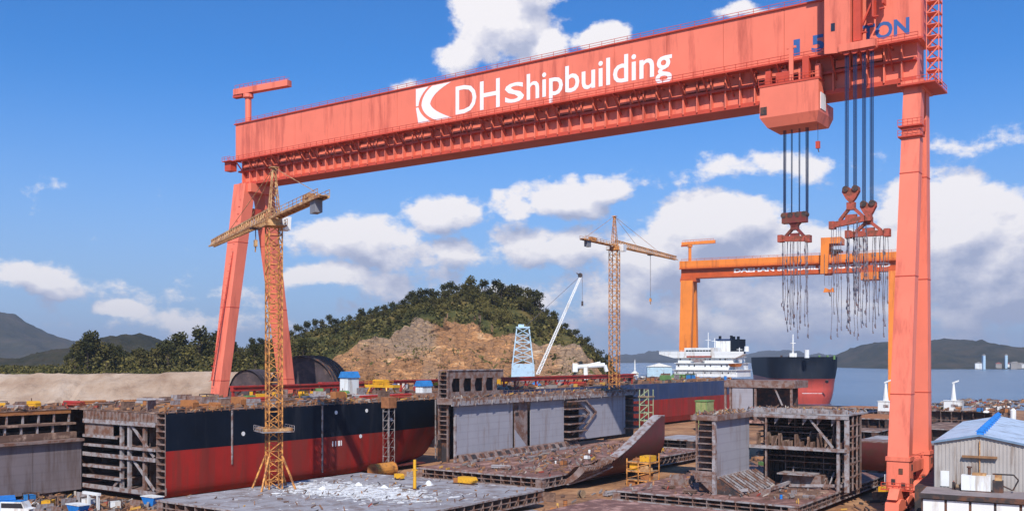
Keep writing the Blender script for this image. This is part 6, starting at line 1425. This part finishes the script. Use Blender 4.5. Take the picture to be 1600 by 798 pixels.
MB().prism([(-1.7, .3), (1.5, .3), (1.7, .8), (1.3, 1.35), (-1.7, 1.35)], -.8, .8, 'y').build('housing', yellow, r); MB().box(-2.9, -1.72, -.6, .6, .2, 1.0).build('engine', orangerust, r); MB().box(-3, 1.8, -.7, .7, 0, .18).build('skid', dsteel, r); MB().tube((-2.3, 0, 1), (-2.3, 0, 1.7), .08, n=6).build('exhaust', dsteel, r)
s, t = on_panel(624, 749); lay([q for q in zoo if 'yellow welding' in q[1]][0], s, t, 3.21, ANG, 'near the far edge of the flat grey panel', 'generators on the flat grey panel', .8)
for px, py, adj, w in ((560, 758, 'white tarpaulin', 'among white scraps on the flat grey panel'), (600, 762, 'white tarpaulin', 'among white scraps on the flat grey panel'), (670, 757, 'white tarpaulin', 'among white scraps on the flat grey panel'), (505, 764, 'white tarpaulin', 'among white scraps on the flat grey panel')):
    s, t = on_panel(px, py); lay([q for q in zoo if adj in q[1]][0], s, t, 3.2, rc.uniform(0, 3), w, 'white heaps on the flat grey panel', rc.uniform(.6, .9))
# big things by name
def gp(px, py, z=0): return gnd(px, py, z)
s, t = 78.5, t_at(598, 78.5); r = ything('cylinder_tank', 'orange cylindrical tank lying before the red hull beside the mast', 'tank', s, t, 0)
MB().tube((0, -3.0, 2.2), (0, 3.0, 2.2), 1.5, n=16).build('shell', mat('orange tank paint', (.60, .25, .05), .5, .15, .5, dirt=RUST, dirt_amt=.4), r)
for y in (-2, 2): MB().box(-1.4, 1.4, y - .2, y + .2, 0, 1.1).build('saddle', dsteel, r)
for y in (-3.05, 3.05): MB().tube((0, y - .05, 2.2), (0, y + .05, 2.2), 1.6, n=16).build('end_flange', orangerust, r)
s, t = 52, t_at(596, 52); r = ything('deck_hoist', 'bright yellow hoist frame on the hull deck beside the trestle beam', 'hoist', s, t, 16.33)
for x in (-3.5, 3.5):
    for y in (-2, 2): MB().bar((x, y, 0), (x * .8, y * .6, 2.4), .3).build('leg', yellow, r)
MB().box(-4.6, 5.2, -1.3, 1.3, 2.4, 3.1).build('platform', yellow, r); MB().box(-2, 1.5, -1, 1, 3.11, 4.4).build('winch_house', yellow, r); p = MB(); rails_row(p, -4.5, 5.1, -1.25, 3.1, 1.3, 1); p.build('railing', yellow, r)
r = ything('access_tower', 'rust coloured access tower leaning against the red hull', 'scaffold', SX + 1.6, t_at(607, SX + 1.5), 0); p = MB()
for x in (-.9, .9):
    for y in (-.9, .9): p.bar((x, y, 0), (x, y, 16.5), .12)
for k in range(9):
    z = k * 2.0 + .2
    for y in (-.9, .9): p.bar((-.9, y, z), (.9, y, z), .1); p.bar((-.9, y, z), (.9, y, min(16.5, z + 2)), .08)
p.build('frame', primer_p, r); MB().box(-1.2, 1.2, -1.2, 1.2, 15, 17.4).build('landing', mat('rust red landing', (.30, .12, .05), .8, .3, 1), r)
s, t = 129, -2.0; r = ything('staging', 'amber yellow staging right of the centre section bilge', 'scaffold', s, t, 0); p = MB()
for x in (-2.6, 0, 2.6):
    for y in (-2, 2): p.bar((x, y, 0), (x, y, 5.8 + (x > 0)), .2)
for z in (1.4, 3.2, 5.0):
    for y in (-2, 2): p.bar((-2.6, y, z), (2.6, y, z), .2); 
    for x in (-2.6, 0, 2.6): p.bar((x, -2, z), (x, 2, z), .2)
    p.bar((-2.6, -2, z - 1.4), (2.6, -2, z), .15)
p.build('frame', yel, r)
for z in (1.5, 3.3, 5.1): MB().box(-2.5, 2.5, -1.9, 1.9, z, z + .12).build('deck_board', wood, r)
MB().box(-2.2, -.4, -1.6, .4, 3.45, 5).build('winch', yellow, r); MB().box(-2.4, -.9, -1.8, 1.8, 0, 1.4).build('fuel_box', orangerust, r); MB().box(.2, 2.4, -1.8, 1.2, 5.25, 6.4).build('panel_box', yellow, r); MB().tube((-1.4, -1, 5.3), (-1.4, 1, 5.3), .5, n=10).build('hose_drum', orangerust, r); MB().prism([(.1, 3.43), (2.4, 3.43), (2.0, 4.6), (.3, 4.3)], -1.9, -.2, 'y').build('tarp', yel_pale, r); MB().box(.4, 2.3, -1.8, 0, 1.65, 3).build('winch', orangerust, r)
s, t = s_at(1010, 48), 48; r = ything('stair_tower', 'pale green and grey stair tower at the far end of the centre section', 'scaffold', s, t, 0); p = MB()
for x in (-1.3, 1.3):
    for y in (-1.3, 1.3): p.bar((x, y, 0), (x, y, 18), .2)
for k in range(9): z = k * 2.0; p.bar((-1.3, -1.3, z), (1.3, -1.3, z + 2), .25); p.bar((-1.3, 1.3, z), (1.3, 1.3, z), .2); p.bar((-1.3, -1.3, z), (1.3, -1.3, z), .2)
p.build('frame', mat('pale green paint', (.34, .38, .22), .6, .2, 1), r); MB().box(-1.6, 1.6, -1.6, 1.6, 16, 16.3).build('landing', wood, r)
s, t = s_at(1101, 150), 150; r = ything('green_shelter', 'faded green shelter box beside the navy and red ship side', 'shelter', s, t, 0); MB().box(-2.2, 2.2, -3, 3, 0, 10.6).build('wall', mat('olive sheet', (.28, .30, .12), .7, .25, .6), r); MB().box(-2.4, 2.4, -3.3, 3.3, 10.61, 11.0).build('roof', green, r)
for x in (-2, 0, 2): MB().box(x - .1, x + .1, -3.15, -3.01, 0, 10.5).build('rib', green, r)
# cabins on the ship decks
for px, s, w_, m_, lab in ((1068, 30, 4.5, green, 'green deck cabin on the navy ship before the white superstructure'), (980, 30, 3.6, white, 'white deck cabin on the navy ship left of the superstructure')):
    t = t_at(px, s); r = ything('deck_cabin', lab, 'cabin', s, t, 16.42); MB().box(-w_, w_, -2, 2, 0, 2.4).build('body', m_, r); MB().box(-w_ - .2, w_ + .2, -2.2, 2.2, 2.41, 2.6).build('roof', m_, r); MB().box(-.5, .5, -2.06, -2.01, .1, 2).build('door', dsteel, r)
# left foreground: white frame table, bins
s, t = gp(146, 796); r = ything('white_gantry_frame', 'small white steel frame standing before the open hull end', 'steel frame', s, t, 0)
for x in (-1.4, 1.4): MB().bar((x, 0, 0), (x, 0, 2.6), .4).build('leg', white, r)
MB().bar((-3.0, 0, 2.8), (1.9, 0, 2.8), .5, .45).build('top_beam', white, r)
for px, py, lab, m_ in ((122, 798, 'bright blue skip left of the white steel frame', blue), (238, 785, 'blue skip before the red hull corner', blue)):
    s, t = gp(px, py, .5); r = ything('waste_skip', lab, 'skip', s, t, 0); MB().hexa([(-1.2, -.8, .1), (1.2, -.8, .1), (1.2, .8, .1), (-1.2, .8, .1)], [(-1.9, -1, 1.6), (1.9, -1, 1.6), (1.9, 1, 1.6), (-1.9, 1, 1.6)]).build('body', m_, r); MB().box(-2, 2, -1.1, 1.1, 1.61, 1.75).build('rim', white, r)
s, t = gp(28, 806, 0); r = ything('site_van', 'white van with dark windows and a blue roof rack at the bottom left corner', 'van', s, t, 0); r.rotation_euler = (0, 0, ANG + .5)
MB().prism([(-2.6, .4), (2.5, .4), (2.6, 1.3), (1.8, 1.5), (1.3, 2.5), (-2.6, 2.5)], -1, 1, 'y').build('body', white, r); MB().box(-2.4, 1.1, -.9, .9, 2.51, 2.62).build('roof_rack', tarp_b, r); MB().prism([(-2.3, 1.5), (1.6, 1.5), (1.25, 2.3), (-2.3, 2.3)], -1.03, -1.005, 'y').build('window', glass, r)
for x in (-1.7, 1.7):
    for y in (-1, 1): MB().tube((x, y - .12, .4), (x, y + .12, .4), .4, n=14).build('wheel', dsteel, r)
for k, (root, adj, w_) in enumerate(zoo):                   # a kind that found no place is not left lying about
    if root.name not in used:
        for ch in list(root.children): bpy.data.objects.remove(ch)
        bpy.data.objects.remove(root)
